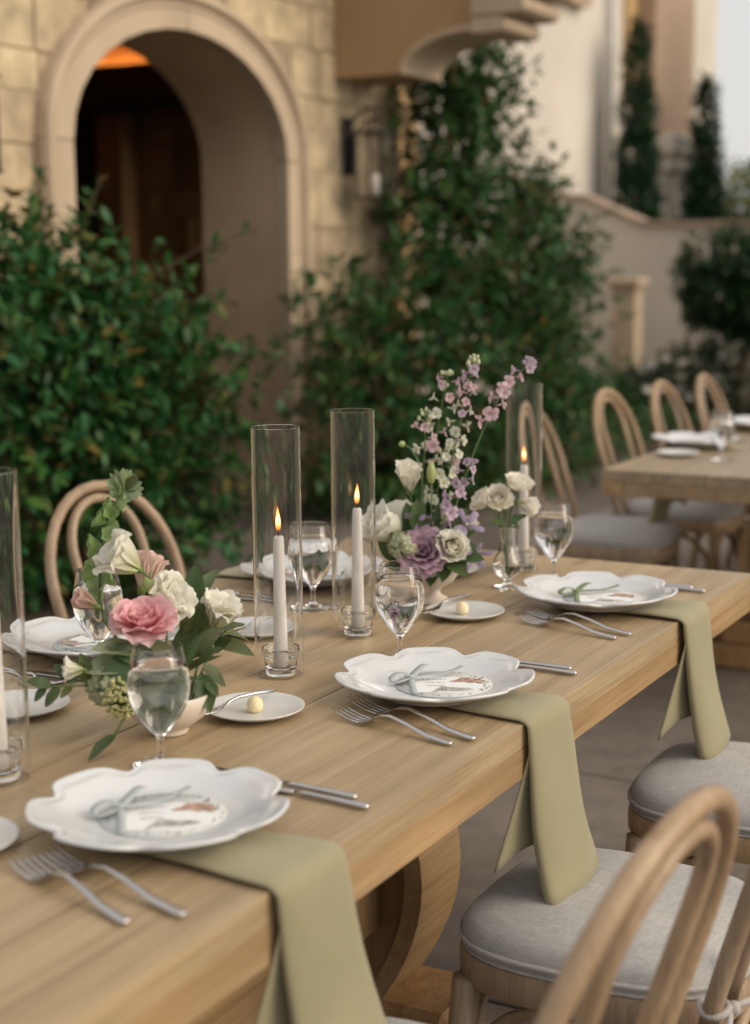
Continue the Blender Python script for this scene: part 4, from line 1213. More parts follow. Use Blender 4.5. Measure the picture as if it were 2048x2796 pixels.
butter('round butter pat on the bread plate right of the middle water goblet', (2.556, 1.216, TZ + 0.0052))
bread('bread plate cut by the left edge beside the nearest forks', 1.243, 1.231)
bread('bread plate half hidden behind the nearest tall candle cylinder', 2.275, 1.487)
spreader('butter spreader on the bread plate behind the nearest tall candle cylinder', (2.19, 1.50, TZ + 0.0150), R(-8), R(1.5))
bread('bread plate behind the purple flower arrangement', 2.905, 1.425)
bread('bread plate at the left edge seen through the leftmost candle cylinder', 1.70, 1.535)
bread('bread plate at the corner of the second table', 5.06, 1.60, 'small round bread plates on the second table')

# ------------------------------------------------------------------ forks and knives
def sweep(st, n=10):
    """stations (x, y, z, half width, half height) -> tube of oval section"""
    vs = []
    for (x, y, z, hw, ht) in st:
        for k in range(n):
            a = 2 * PI * k / n
            vs.append((x, y + hw * math.cos(a), z + ht * math.sin(a)))
    L_ = len(st)
    fs = [(i * n + k, i * n + (k + 1) % n, (i + 1) * n + (k + 1) % n, (i + 1) * n + k) for i in range(L_ - 1) for k in range(n)] + [tuple(range(n))[::-1], tuple((L_ - 1) * n + k for k in range(n))]
    return vs, fs
def fork_mesh(L_):
    m = MB()
    s = L_ / 0.235
    H = [(0, 0.0036), (0.006, 0.0036), (0.05, 0.0052), (0.09, 0.0125), (0.122, 0.0170), (0.139, 0.0158), (0.150, 0.0118)]
    W_ = [(0.0035, 0.0012), (0.0060, 0.0018), (0.0048, 0.0021), (0.0032, 0.0022), (0.0030, 0.0021), (0.0048, 0.0016), (0.0098, 0.0012)]
    m.add(*sweep([(x * s, 0, z, w, h) for (x, z), (w, h) in zip(H, W_)]))
    m.add(*sweep([(0.150 * s, 0, 0.0118, 0.0098, 0.0012), (0.158 * s, 0, 0.0078, 0.0124, 0.0010), (0.167 * s, 0, 0.0050, 0.0132, 0.0010), (0.176 * s, 0, 0.0038, 0.0132, 0.0010)], 12))
    for k in range(4):
        y = -0.0108 + k * 0.0072
        m.add(*sweep([(0.175 * s, y, 0.0037, 0.0023, 0.0011), (0.194 * s, y, 0.0040, 0.0021, 0.0011), (0.216 * s, y, 0.0075, 0.0018, 0.0010), (0.237 * s, y * 0.98, 0.0140, 0.0010, 0.0007)], 6))
    return m.mesh('fork', M['steel'])
fork_big, fork_small = fork_mesh(0.245), fork_mesh(0.220)
def knife_mesh(L_):
    m = MB(); s = L_ / 0.24
    m.add(*sweep([(0, 0, 0.0045, 0.003, 0.0022), (0.004, 0, 0.0045, 0.0052, 0.0038), (0.05, 0, 0.0045, 0.0048, 0.0036), (0.095 * s, 0, 0.0045, 0.0040, 0.0032), (0.11 * s, 0, 0.0042, 0.0036, 0.0022)], 10))
    m.add(*sweep([(0.109 * s, 0, 0.0042, 0.0036, 0.0020), (0.118 * s, 0, 0.004, 0.0085, 0.0012), (0.16 * s, 0.001, 0.004, 0.0105, 0.0009), (0.215 * s, 0.001, 0.004, 0.0098, 0.0008), (0.235 * s, -0.003, 0.004, 0.005, 0.0007), (0.24 * s, -0.006, 0.004, 0.001, 0.0006)], 8))
    return m.mesh('table_knife', M['steel'])
knife_me = knife_mesh(0.24)
def spoon_mesh():
    m = MB()
    m.add(*sweep([(0, 0, 0.0035, 0.0030, 0.0012), (0.006, 0, 0.0035, 0.0058, 0.0018), (0.06, 0, 0.0055, 0.0045, 0.0021), (0.11, 0, 0.0125, 0.0030, 0.0022), (0.145, 0, 0.0115, 0.0032, 0.0018), (0.152, 0, 0.0085, 0.0075, 0.0016)], 10))
    m.add(*sweep([(0.152, 0, 0.0085, 0.0075, 0.0016), (0.162, 0, 0.0055, 0.0150, 0.0022), (0.178, 0, 0.0038, 0.0185, 0.0026), (0.195, 0, 0.0042, 0.0165, 0.0024), (0.207, 0, 0.0065, 0.0090, 0.0018), (0.211, 0, 0.0075, 0.0015, 0.0008)], 12))
    return m.mesh('spoon', M['steel'])
spoon_me = spoon_mesh()
def fork(label, end, tip, me=None, z=0.0):
    a = math.atan2(tip[1] - end[1], tip[0] - end[0])
    return solo('fork', me or fork_big, label, 'fork', (end[0], end[1], TZ + 0.0006 + z), (0, 0, a), 'steel forks left of each near plate', (1.0, 1.22, 1.15))
fork('outer fork of the pair beside the nearest plate', (1.166, 0.925), (1.243, 1.15), fork_small)
fork('inner fork of the pair beside the nearest plate', (1.206, 0.884), (1.268, 1.125), fork_big, 0.0006)
fork('outer fork of the pair beside the middle plate', (1.838, 0.890), (1.893, 1.100), fork_small)
fork('inner fork of the pair beside the middle plate', (1.871, 0.871), (1.950, 1.113), fork_big, 0.0006)
fork('outer fork of the pair beside the far near-side plate', (2.510, 0.898), (2.572, 1.11), fork_small)
fork('inner fork of the pair beside the far near-side plate', (2.546, 0.883), (2.623, 1.12), fork_big, 0.0006)
def knife(label, end, ang, me=None, g='steel knives and spoons right of each near plate'):
    nm = 'spoon' if me is spoon_me else 'table_knife'
    return solo(nm, me or knife_me, label, 'spoon' if me is spoon_me else 'knife', (end[0], end[1], TZ + 0.0006), (0, 0, ang), g)
knife('dinner knife beside the nearest plate, the one with the longer handle showing', (1.566, 0.870), R(86))
knife('slim knife between the nearest plate and the dinner knife', (1.590, 0.900), R(87))
knife('dinner knife beside the middle plate', (2.256, 0.872), R(88))
knife('slim knife just behind the dinner knife of the middle plate', (2.280, 0.890), R(90))
knife('dinner knife beside the far near-side plate', (2.953, 0.873), R(87))
knife('slim knife behind the dinner knife of the far near-side plate', (2.975, 0.905), R(88))
gl = 'cutlery on the far side of the near table'
knife('dark knife nearer the camera of the pair behind the front flowers', (2.485, 1.80), R(-86), None, gl)
knife('knife farther of the pair behind the front flowers', (2.515, 1.80), R(-87), None, gl)
knife('knife seen through the leftmost candle cylinder', (1.862, 1.78), R(-86), None, gl)
knife('spoon seen beside the leftmost candle cylinder', (1.825, 1.775), R(-84), spoon_me, gl)
fork('fork left of the corner plate on the second table', (5.53, 1.70), (5.50, 1.46))

# ------------------------------------------------------------------ water goblets
GO = [(0.0, 0.0), (0.0375, 0.0), (0.0385, 0.0012), (0.0375, 0.0024), (0.024, 0.0042), (0.010, 0.0072), (0.0056, 0.013), (0.0046, 0.022), (0.0044, 0.034), (0.0052, 0.040), (0.0085, 0.0445), (0.0165, 0.0525), (0.0270, 0.0660), (0.0355, 0.0810), (0.0400, 0.0950), (0.0413, 0.1050), (0.0407, 0.1160), (0.0388, 0.1300), (0.0360, 0.1450), (0.0332, 0.1580), (0.03262, 0.1618), (0.0325, 0.1625)]
GI = [(0.0321, 0.1629), (0.0317, 0.1625), (0.03182, 0.1618), (0.0324, 0.1578), (0.0351, 0.1448), (0.0379, 0.1298), (0.0398, 0.1160), (0.0404, 0.1050), (0.0391, 0.0952), (0.0346, 0.0815), (0.0260, 0.0670), (0.0155, 0.0540), (0.0075, 0.0478), (0.0, 0.0465)]
goblet_me = MB().lathe(GO + GI, 48).mesh('bowl', M['glass'])
def water_mesh(level):
    pr = [p for p in GI if p[1] < level - 0.002]
    i = max(k for k, p in enumerate(GI) if p[1] >= level - 0.002)
    a, b = GI[i], GI[i + 1]
    f = (level - b[1]) / (a[1] - b[1])
    rl = b[0] + (a[0] - b[0]) * f
    e = 0.0003
    return MB().lathe([(0, level)] + [(rl - 0.002, level), (rl + e, level + 0.0008)] + [(r + e if r > 0 else 0, z - (e if r < 0.01 else 0)) for r, z in pr], 48).mesh('water', M['water'])
water_me = water_mesh(0.139)
def goblet(label, x, y, g='stemmed water goblets'):
    t = thing('water_goblet', label, 'glass', (x, y, TZ + 0.0006), (0, 0, random.uniform(0, 6)), g)
    link('bowl', goblet_me, t); link('water', water_me, t)
    return t
goblet('stemmed water goblet beside the front flower arrangement', 1.590, 1.196)
goblet('stemmed water goblet in the middle of the near side beside the purple flowers', 2.219, 1.170)
goblet('stemmed water goblet at the far end beside the bud vase', 2.945, 1.192)
goblet('stemmed water goblet half hidden behind the front flowers', 1.960, 1.592)
goblet('stemmed water goblet standing between and behind the two tall candle cylinders', 2.495, 1.503)
goblet('stemmed water goblet at the right edge on the second table', 5.00, 1.435, 'goblets on the second table')

# ------------------------------------------------------------------ candles in tall glass cylinders
CR, CH = 0.0393, 0.40
cyl_me = MB().lathe([(CR, 0), (CR, 0.004), (CR, CH - 0.004), (CR, CH - 0.001), (CR - 0.0008, CH), (CR - 0.0016, CH - 0.001), (CR - 0.0016, CH - 0.004), (CR - 0.0017, 0.004), (CR - 0.0017, 0.0)], 64, close=True).mesh('glass_cylinder', M['vase_glass'], sharp=22)
hold_me = MB().lathe([(0.0, 0.0), (0.0235, 0.0), (0.0245, 0.002), (0.0268, 0.022), (0.0282, 0.033), (0.0305, 0.035), (0.0308, 0.0445), (0.0300, 0.0455), (0.0282, 0.0445), (0.0268, 0.034), (0.0242, 0.021), (0.0225, 0.010), (0.0, 0.0085)], 40).mesh('candle_holder', M['glass'])
def flame_mat():
    m, t, o = nt('flame')
    tc = t.nodes.new('ShaderNodeTexCoord'); sp = t.nodes.new('ShaderNodeSeparateXYZ')
    t.links.new(tc.outputs['Generated'], sp.inputs[0])
    r = ramp(t, [(0.0, (0.25, 0.06, 0.015)), (0.22, (1.0, 0.30, 0.07)), (0.5, (1.0, 0.62, 0.28)), (0.75, (1.0, 0.45, 0.12)), (1.0, (0.9, 0.20, 0.03))])
    s_ = ramp(t, [(0.0, (0.1,) * 3), (0.25, (0.7,) * 3), (0.5, (1.0,) * 3), (1.0, (0.5,) * 3)])
    t.links.new(sp.outputs[2], r.inputs[0]); t.links.new(sp.outputs[2], s_.inputs[0])
    mu = N(t, 'ShaderNodeMath', operation='MULTIPLY'); mu.inputs[1].default_value = 4.5
    t.links.new(s_.outputs[0], mu.inputs[0])
    e = t.nodes.new('ShaderNodeEmission')
    t.links.new(r.outputs[0], e.inputs[0]); t.links.new(mu.outputs[0], e.inputs[1])
    t.links.new(e.outputs[0], o.inputs['Surface'])
    return m
FL = flame_mat()
FLAMES = iter((0.042, 0.039, 0.036, 0.041))
def flame_mesh(h, lean):
    m = MB(); n = 14; vs = []; pr = []
    K = 12
    for i in range(K + 1):
        f = i / K
        r = 0.0044 * (math.sin(PI * min(1, f ** 0.62)) ** 0.85) * (1.0 - 0.15 * f)
        pr.append((max(r, 0.00005), f * h, lean * f * f))
    for (r, z, dx) in pr:
        for k in range(n):
            a = 2 * PI * k / n
            vs.append((r * math.cos(a) + dx, r * math.sin(a) + dx * 0.3, z))
    fs = [(i * n + k, i * n + (k + 1) % n, (i + 1) * n + (k + 1) % n, (i + 1) * n + k) for i in range(K) for k in range(n)]
    fs += [tuple(range(n))[::-1], tuple(K * n + k for k in range(n))]
    return m.add(vs, fs).mesh('flame', FL)
def candle_set(label_c, label_g, label_h, x, y, top, lean=0.0, off=(0, 0)):
    solo('glass_cylinder', cyl_me, label_g, 'vase', (x, y, TZ + 0.0006), (0, 0, random.uniform(0, 6)), 'tall clear glass candle cylinders')
    hx, hy = x + off[0], y + off[1]
    solo('candle_holder', hold_me, label_h, 'candle holder', (hx, hy, TZ + 0.0006), (0, 0, 0), 'small glass candle holders')
    t = thing('taper_candle', label_c, 'candle', (hx, hy, TZ + 0.0095), (0, lean, 0.6), 'lit white taper candles')
    h = top - 0.0095
    n = 24
    cm = MB().lathe([(0, 0.0), (0.0118, 0.0), (0.0120, 0.004), (0.0085, h - 0.010), (0.0077, h - 0.002), (0.0062, h), (0.003, h - 0.0006), (0, h - 0.001)], n)
    link('wax_body', cm.mesh('wax_body', M['wax']), t)
    wk = [(0, 0, h - 0.003), (0.0003, 0, h + 0.006), (-0.001, 0.0004, h + 0.011), (-0.0028, 0.001, h + 0.014)]
    link('wick', MB().tube(wk, 0.0008, 6).mesh('wick', M['wick']), t)
    link('flame', flame_mesh(next(FLAMES), lean * 0.12 + 0.001), t, (-0.0008, 0.0003, h + 0.006))
candle_set('lit taper candle in the nearest of the two tall cylinders in the middle', 'tall clear glass cylinder in the middle of the table, nearer one of the two', 'glass candle holder inside the nearer middle cylinder', 2.055, 1.303, 0.226, 0.006, (0.001, -0.002))
candle_set('lit taper candle in the second tall cylinder, behind the nearer one', 'tall clear glass cylinder just behind the nearer middle one', 'glass candle holder inside the second cylinder', 2.345, 1.328, 0.228, -0.03, (0.006, -0.004))
candle_set('lit taper candle in the farthest cylinder beside the bud vase', 'tall clear glass cylinder at the far end behind the white rose bud vase', 'glass candle holder inside the farthest cylinder', 3.02, 1.293, 0.226, 0.0, (0.001, -0.001))
candle_set('lit taper candle cut by the left edge', 'tall clear glass cylinder cut by the left edge', 'glass candle holder inside the leftmost cylinder', 1.455, 1.352, 0.226, 0.0, (0.0, 0.0))

# ------------------------------------------------------------------ menu cards with ribbons
def ribbon(m, pts, w, up=Vector((0, 0, 1))):
    Q = [Vector(p) for p in pts]
    P = []
    for i in range(len(Q) - 1):
        a, b, c, d = Q[max(i - 1, 0)], Q[i], Q[i + 1], Q[min(i + 2, len(Q) - 1)]
        for k in range(4 if len(Q) < 20 else 1):
            u = k / 4
            P.append(0.5 * ((2 * b) + (-a + c) * u + (2 * a - 5 * b + 4 * c - d) * u * u + (-a + 3 * b - 3 * c + d) * u ** 3))
    P.append(Q[-1])
    vs = []
    for i, p in enumerate(P):
        t = (P[min(i + 1, len(P) - 1)] - P[max(i - 1, 0)]).normalized()
        sd = t.cross(up)
        sd = sd.normalized() if sd.length > 1e-4 else Vector((1, 0, 0))
        vs += [p - sd * w / 2, p + sd * w / 2]
    m.add(vs, [(2 * i, 2 * i + 1, 2 * i + 3, 2 * i + 2) for i in range(len(P) - 1)])
def flatpoly(pts, z):
    return [(x, y, z) for x, y in pts], [tuple(range(len(pts)))]
def blob(cx, cy, rx, ry, rot, n=10, seed=0):
    rg = random.Random(seed); out = []
    for i in range(n):
        a = 2 * PI * i / n; k = rg.uniform(0.8, 1.15)
        x, y = rx * k * math.cos(a), ry * k * math.sin(a)
        out.append((cx + x * math.cos(rot) - y * math.sin(rot), cy + x * math.sin(rot) + y * math.cos(rot)))
    return out
def menu_card(label, loc, rot, rib, seed, z=0.0):
    """round card: local +X to the right of the viewer, +Y away"""
    t = thing('menu_card', label, 'card', loc, (0, 0, rot), 'round illustrated menu cards')
    rg = random.Random(seed)
    link('round_sheet', MB().lathe([(0, 0.0004), (0.0745, 0.0004), (0.0745, 0.0), (0, 0.0)], 56).mesh('round_sheet', M['card']), t)
    wh = [(-0.050, -0.048), (0.010, -0.052), (0.050, -0.040), (0.056, -0.010), (0.040, 0.016), (0.018, 0.040), (-0.044, 0.042)]
    v, f = flatpoly(wh, 0.0014)
    v2, _ = flatpoly(wh, 0.0008)
    nn = len(wh)
    link('white_sheet', MB().add(v + v2, [tuple(range(nn)), tuple(range(nn, 2 * nn))[::-1]] + [(i, (i + 1) % nn, (i + 1) % nn + nn, i + nn) for i in range(nn)], False).mesh('white_sheet', M['card_white']), t)
    # printed sketches: a russet animal head and a grey one
    b1 = [(0.008, 0.010), (0.020, 0.020), (0.028, 0.032), (0.040, 0.030), (0.056, 0.022), (0.062, 0.010), (0.060, 0.000), (0.050, 0.004), (0.040, 0.000), (0.030, 0.008), (0.018, 0.006)]
    b2 = [(-0.022, -0.052), (-0.014, -0.036), (-0.004, -0.016), (0.006, -0.022), (0.020, -0.026), (0.036, -0.028), (0.044, -0.036), (0.030, -0.042), (0.012, -0.044), (-0.006, -0.042)]
    v, f = flatpoly(b1, 0.0019); link('russet_sketch', MB().add(v, f, False).mesh('russet_sketch', M['ink_brown']), t)
    v, f = flatpoly(b2, 0.0019); link('grey_sketch', MB().add(v, f, False).mesh('grey_sketch', M['ink_grey']), t)
    pr = MB()
    for k in range(64):
        a = rg.uniform(0, 2 * PI); r_ = rg.uniform(0.060, 0.071)
        if rg.random() < 0.5:
            v, f = flatpoly(blob(r_ * math.cos(a), r_ * math.sin(a), 0.0026, 0.0012, rg.uniform(0, 3), 7, k), 0.00105)
            pr.add(v, f, False)
        else:
            a2 = a + rg.uniform(0.04, 0.11)
            ribbon(pr, [(r_ * math.cos(a + (a2 - a) * i / 4), r_ * math.sin(a + (a2 - a) * i / 4) + 0.0015 * math.sin(i * 2.0), 0.00105) for i in range(5)], 0.0006)
    # loose brush script on the white sheet
    for row in range(3):
        x = -0.034 + 0.004 * row; y0 = 0.022 - 0.017 * row
        pts = []
        for i in range(46):
            u = i / 45
            pts.append((x + (0.036 - 0.006 * row) * u + 0.0028 * math.sin(u * 34 + row), y0 + 0.0042 * math.sin(u * 23 + row * 2) * (0.6 + 0.4 * math.sin(u * 7)), 0.0017))
        ribbon(pr, pts, 0.0006)
    for k in range(5):                                  # a few drawn strokes in each head
        v, f = flatpoly(blob(0.036 + rg.uniform(-0.014, 0.016), 0.015 + rg.uniform(-0.006, 0.008), 0.0022, 0.0009, rg.uniform(0, 3), 7, k), 0.0022); pr.add(v, f, False)
        v, f = flatpoly(blob(0.012 + rg.uniform(-0.02, 0.02), -0.033 + rg.uniform(-0.006, 0.005), 0.003, 0.0009, rg.uniform(0, 1), 7, k), 0.0022); pr.add(v, f, False)
    link('lettering', pr.mesh('lettering', M['ink'], fix=False), t)['kind'] = 'stuff'
    rb_ = MB()
    kx, ky = -0.050, 0.012
    k0 = Vector((kx, ky, 0.0085))
    # band round the left end of the card, knot, two loops and two tails
    ribbon(rb_, [(kx - 0.004, 0.052, 0.0015), (kx - 0.002, 0.03, 0.0035), (kx, ky, 0.0065), (kx + 0.002, -0.02, 0.0030), (kx + 0.004, -0.058, 0.0022)], 0.0095)
    ribbon(rb_, [k0, k0 + Vector((-0.008, 0.004, 0.005)), k0 + Vector((-0.020, 0.002, 0.006)), k0 + Vector((-0.029, -0.008, 0.002)), k0 + Vector((-0.026, -0.018, -0.003)), k0 + Vector((-0.012, -0.010, -0.002)), k0], 0.010)
    ribbon(rb_, [k0, k0 + Vector((0.008, 0.016, 0.004)), k0 + Vector((0.018, 0.034, 0.008)), k0 + Vector((0.026, 0.046, 0.008))], 0.013)
    ribbon(rb_, [k0, k0 + Vector((0.020, 0.006, 0.001)), k0 + Vector((0.045, 0.018, 0.000)), k0 + Vector((0.070, 0.036, 0.002)), k0 + Vector((0.082, 0.046, 0.005))], 0.009)
    rb_.ball(k0, 0.0048, 8, 6, 0.7)
    o = link('ribbon', rb_.mesh('ribbon', M[rib], fix=False), t)
    sm = o.modifiers.new('thickness', 'SOLIDIFY'); sm.thickness = 0.0004
    return t
VR = R(-61.3)               # the viewer's right at this table
CZ = NZ + 0.0080
menu_card('round menu card with a grey ribbon on the nearest plate', (1.400, 1.052, CZ), VR + 0.12, 'ribbon_blue', 1)
menu_card('round menu card with a pale blue grey ribbon bow on the middle plate', (2.058, 1.010, CZ), VR, 'ribbon_blue', 2)
menu_card('round menu card with a green ribbon bow on the far near-side plate', (2.748, 1.012, CZ), VR - 0.14, 'ribbon_green', 3)
menu_card('round menu card on the plate behind the front flowers', (2.025, 1.65, CZ), VR + PI * 0.9, 'ribbon_pale', 4)
menu_card('round menu card on the plate behind the two tall candle cylinders', (2.70, 1.62, CZ), VR + PI * 0.93, 'ribbon_blue', 5)
# ------------------------------------------------------------------ flowers
RT = Vector((0.480, -0.877, 0.0)); FW = Vector((0.877, 0.480, 0.0)); UP = Vector((0, 0, 1))
def V3(r, f, u): return (RT * r + FW * f + UP * u)
def petal_mesh(m, L_, W_, p0, p1, cup, ruf, seed, base_r=0.003, curl=0.0, nu=18, nv=12, freq=3.2, tipcut=0.14):
    """petal rising along +Z from the bloom's axis and leaning out towards +X; p0..p1 lean at its base and tip (radians)"""
    rg = random.Random(seed)
    ph1, ph2 = rg.uniform(0, 6), rg.uniform(0, 6)
    vs = []; uv = []
    cl = [(base_r, 0.0)]
    K = 40
    for i in range(K):
        f = (i + 0.5) / K
        a = p0 + (p1 - p0) * f + curl * max(0, f - 0.65) * 2.8
        cl.append((cl[-1][0] + math.sin(a) * L_ / K, cl[-1][1] + math.cos(a) * L_ / K))
    for j in range(nv + 1):
        for i in range(nu + 1):
            u = 2 * i / nu - 1
            tip = 1 - tipcut * u * u + 0.035 * math.sin(u * 7 + ph1) * (1 if ruf > 0 else 0)
            v = j / nv * tip
            w = W_ * (0.22 + 0.78 * math.sin(min(1.0, v * 1.18) * PI / 2) ** 0.9) * (1 - 0.30 * max(0, v - 0.72) / 0.28)
            q = v * K; k = min(K - 1, int(q)); fr = q - k
            r_ = cl[k][0] + (cl[k + 1][0] - cl[k][0]) * fr; z = cl[k][1] + (cl[k + 1][1] - cl[k][1]) * fr
            a = p0 + (p1 - p0) * v + curl * max(0, v - 0.65) * 2.8
            x = u * w
            inn = cup * (x * x) / max(0.004, W_)
            rr = ruf * (v ** 2.4) * (math.sin(u * freq * 2 + ph1) + 0.6 * math.sin(u * freq * 3.7 + ph2 + v * 3))
            dn = -inn + rr
            vs.append((r_ + math.cos(a) * dn, x, z - math.sin(a) * dn))
            uv.append(((u + 1) / 2, v))
    fs = [(j * (nu + 1) + i, j * (nu + 1) + i + 1, (j + 1) * (nu + 1) + i + 1, (j + 1) * (nu + 1) + i) for j in range(nv) for i in range(nu)]
    me = bpy.data.meshes.new('petal')
    me.from_pydata(vs, [], fs)
    me.polygons.foreach_set('use_smooth', [True] * len(fs))
    ul = me.uv_layers.new(name='UVMap')
    for lp in me.loops: ul.data[lp.index].uv = uv[lp.vertex_index]
    me.materials.append(m); me.update()
    return me
PM = {
 'white': petal_mat('white_lisianthus', (0.66, 0.68, 0.36), (0.86, 0.84, 0.77)),
 'blush': petal_mat('blush_lisianthus', (0.72, 0.60, 0.46), (0.86, 0.67, 0.61)),
 'pink': petal_mat('pink_lisianthus', (0.76, 0.29, 0.33), (0.86, 0.55, 0.57), objvar=0.1),
 'dusty': petal_mat('dusty_lisianthus', (0.50, 0.38, 0.26), (0.70, 0.49, 0.42)),
 'mauve': petal_mat('mauve_lisianthus', (0.44, 0.23, 0.34), (0.62, 0.44, 0.54), objvar=0.1),
 'cream': petal_mat('cream_rose', (0.86, 0.83, 0.64), (0.91, 0.89, 0.81)),
 'ivory': petal_mat('ivory_rose', (0.90, 0.84, 0.70), (0.91, 0.88, 0.81)),
 'lilac': petal_mat('lilac_floret', (0.44, 0.32, 0.42), (0.62, 0.49, 0.60), objvar=0.12),
 'lilacpink': petal_mat('pink_floret', (0.60, 0.42, 0.46), (0.76, 0.57, 0.62), objvar=0.12),
 'whitefl': petal_mat('white_floret', (0.58, 0.62, 0.34), (0.80, 0.79, 0.70), objvar=0.08),
 'clematis': petal_mat('clematis_petal', (0.22, 0.15, 0.28), (0.44, 0.36, 0.50), objvar=0.12),
 'tulip': petal_mat('white_tulip', (0.70, 0.72, 0.46), (0.86, 0.85, 0.79)),
}
M['stem'] = plain('stem', (0.10, 0.16, 0.05), rough=0.5, var=0.15)
M['calyx'] = plain('calyx', (0.14, 0.20, 0.05), rough=0.5, var=0.2)
M['bud'] = plain('bud', (0.34, 0.38, 0.14), rough=0.5, var=0.2)
M['budwhite'] = plain('budwhite', (0.50, 0.52, 0.32), rough=0.5, var=0.2)
M['arr_leaf'] = leafy('arrangement_leaf', [(0.045, 0.09, 0.028), (0.07, 0.125, 0.045), (0.10, 0.145, 0.055), (0.06, 0.10, 0.028)], rough=0.38, trans=0.25)
M['olive_leaf'] = leafy('olive_leaf', [(0.10, 0.12, 0.035), (0.075, 0.095, 0.03), (0.12, 0.15, 0.05)], rough=0.4, trans=0.25)
M['pale_leaf'] = leafy('pale_leaf', [(0.26, 0.30, 0.17), (0.34, 0.38, 0.24)], rough=0.5, trans=0.3)
M['bell'] = leafy('bell_calyx', [(0.18, 0.29, 0.10), (0.26, 0.38, 0.14), (0.32, 0.42, 0.20)], rough=0.4, trans=0.4)
M['viburnum'] = leafy('viburnum_bud', [(0.56, 0.54, 0.22), (0.68, 0.64, 0.32), (0.50, 0.52, 0.20)], rough=0.6, trans=0.1, islands=True)
M['hydrangea'] = leafy('hydrangea_floret', [(0.46, 0.50, 0.33), (0.56, 0.58, 0.42), (0.38, 0.44, 0.22)], rough=0.6, trans=0.3)
# (length, half width, lean at base, lean at tip, cup, ruffle, curl) per layer, with the number of petals
KINDS = {
 'funnel':  [(3, (0.048, 0.022, 0.12, 0.40, 0.9, 0.0022, 0.3)), (4, (0.055, 0.027, 0.22, 0.62, 0.8, 0.0034, 0.7)), (5, (0.057, 0.028, 0.32, 0.80, 0.6, 0.0042, 1.0))],
 'closed':  [(3, (0.036, 0.014, 0.15, -0.10, 1.0, 0.0008, 0.0)), (4, (0.039, 0.016, 0.30, 0.05, 0.9, 0.0014, 0.3)), (4, (0.037, 0.016, 0.42, 0.20, 0.7, 0.0020, 0.7))],
 'open':    [(4, (0.022, 0.011, 0.25, 0.05, 0.9, 0.0010, 0.3)), (5, (0.030, 0.017, 0.45, 0.25, 0.8, 0.0016, 0.3)), (5, (0.038, 0.023, 0.75, 0.50, 0.6, 0.0020, 0.4)), (5, (0.043, 0.027, 1.05, 0.80, 0.45, 0.0023, 0.5)), (5, (0.045, 0.028, 1.30, 1.10, 0.3, 0.0028, 0.7))],
 'rose':    [(3, (0.024, 0.010, 0.30, -0.55, 1.2, 0.0004, 0.0)), (4, (0.027, 0.014, 0.50, -0.45, 1.1, 0.0006, 0.1)), (5, (0.030, 0.018, 0.85, -0.35, 0.9, 0.0008, 0.3)), (5, (0.033, 0.021, 1.10, -0.15, 0.7, 0.0010, 0.6)), (5, (0.034, 0.022, 1.35, 0.25, 0.5, 0.0012, 0.8))],
 'tulip':   [(3, (0.056, 0.022, 0.30, -0.05, 0.8, 0.0008, 0.0)), (3, (0.060, 0.025, 0.50, 0.10, 0.7, 0.0012, 0.3)), (3, (0.058, 0.026, 0.75, 0.55, 0.4, 0.0016, 0.5))],
}
PCACHE = {}
def bloom(name, label, cat, loc, axis, kind, col, size=1.0, stem_to=None, seed=0, group=None, sepals=True, calyx='calyx'):
    """loc is the base of the cup, axis the direction the cup opens to"""
    ax = Vector(axis).normalized()
    q = UP.rotation_difference(ax) if (ax - UP).length > 1e-4 else Quaternion()
    t = thing(name, label, cat, loc, q, group)
    rg = random.Random(seed)
    for li, (cnt, pr) in enumerate(KINDS[kind]):
        off = rg.uniform(0, 6)
        for k in range(cnt):
            var = rg.randrange(2)
            key = (kind, col, li, var)
            if key not in PCACHE:
                PCACHE[key] = petal_mesh(PM[col], *pr[:6], seed=li * 7 + var * 3 + 1, curl=pr[6], base_r=0.0015 + 0.0008 * li)
            a = off + 2 * PI * k / cnt + rg.gauss(0, 0.12)
            s = size * rg.uniform(0.92, 1.07)
            link('petal', PCACHE[key], t, (0, 0, 0), (rg.gauss(0, 0.05), rg.gauss(0, 0.06), a), s)
    if sepals:
        cb = MB().lathe([(0, -0.008 * size), (0.0035 * size, -0.006 * size), (0.0055 * size, 0.0), (0.0045 * size, 0.004 * size), (0, 0.005 * size)], 10)
        for k in range(5):
            a = 2 * PI * k / 5 + 0.3
            d = Vector((math.cos(a), math.sin(a), 0)); sd = Vector((-d.y, d.x, 0))
            z = UP
            b_ = d * 0.004 * size
            cb.add([b_ + sd * 0.0016 * size, b_ - sd * 0.0016 * size, d * 0.011 * size + z * 0.012 * size - sd * 0.001 * size, d * 0.011 * size + z * 0.012 * size + sd * 0.001 * size, d * 0.016 * size + z * 0.022 * size], [(0, 1, 2, 3), (3, 2, 4)])
        link('calyx', cb.mesh('calyx', M[calyx], fix=False), t)
    if stem_to is not None:
        inv = q.inverted()
        e = inv @ (Vector(stem_to) - Vector(loc))
        p0 = Vector((0, 0, -0.006 * size)); p1 = Vector((0, 0, -0.35 * e.length))
        pts = [p0 * (1 - u) ** 2 + p1 * 2 * u * (1 - u) + e * u * u for u in [i / 9 for i in range(10)]]
        link('stem', MB().tube(pts, 0.0019, 6).mesh('stem', M['stem']), t)
    return t
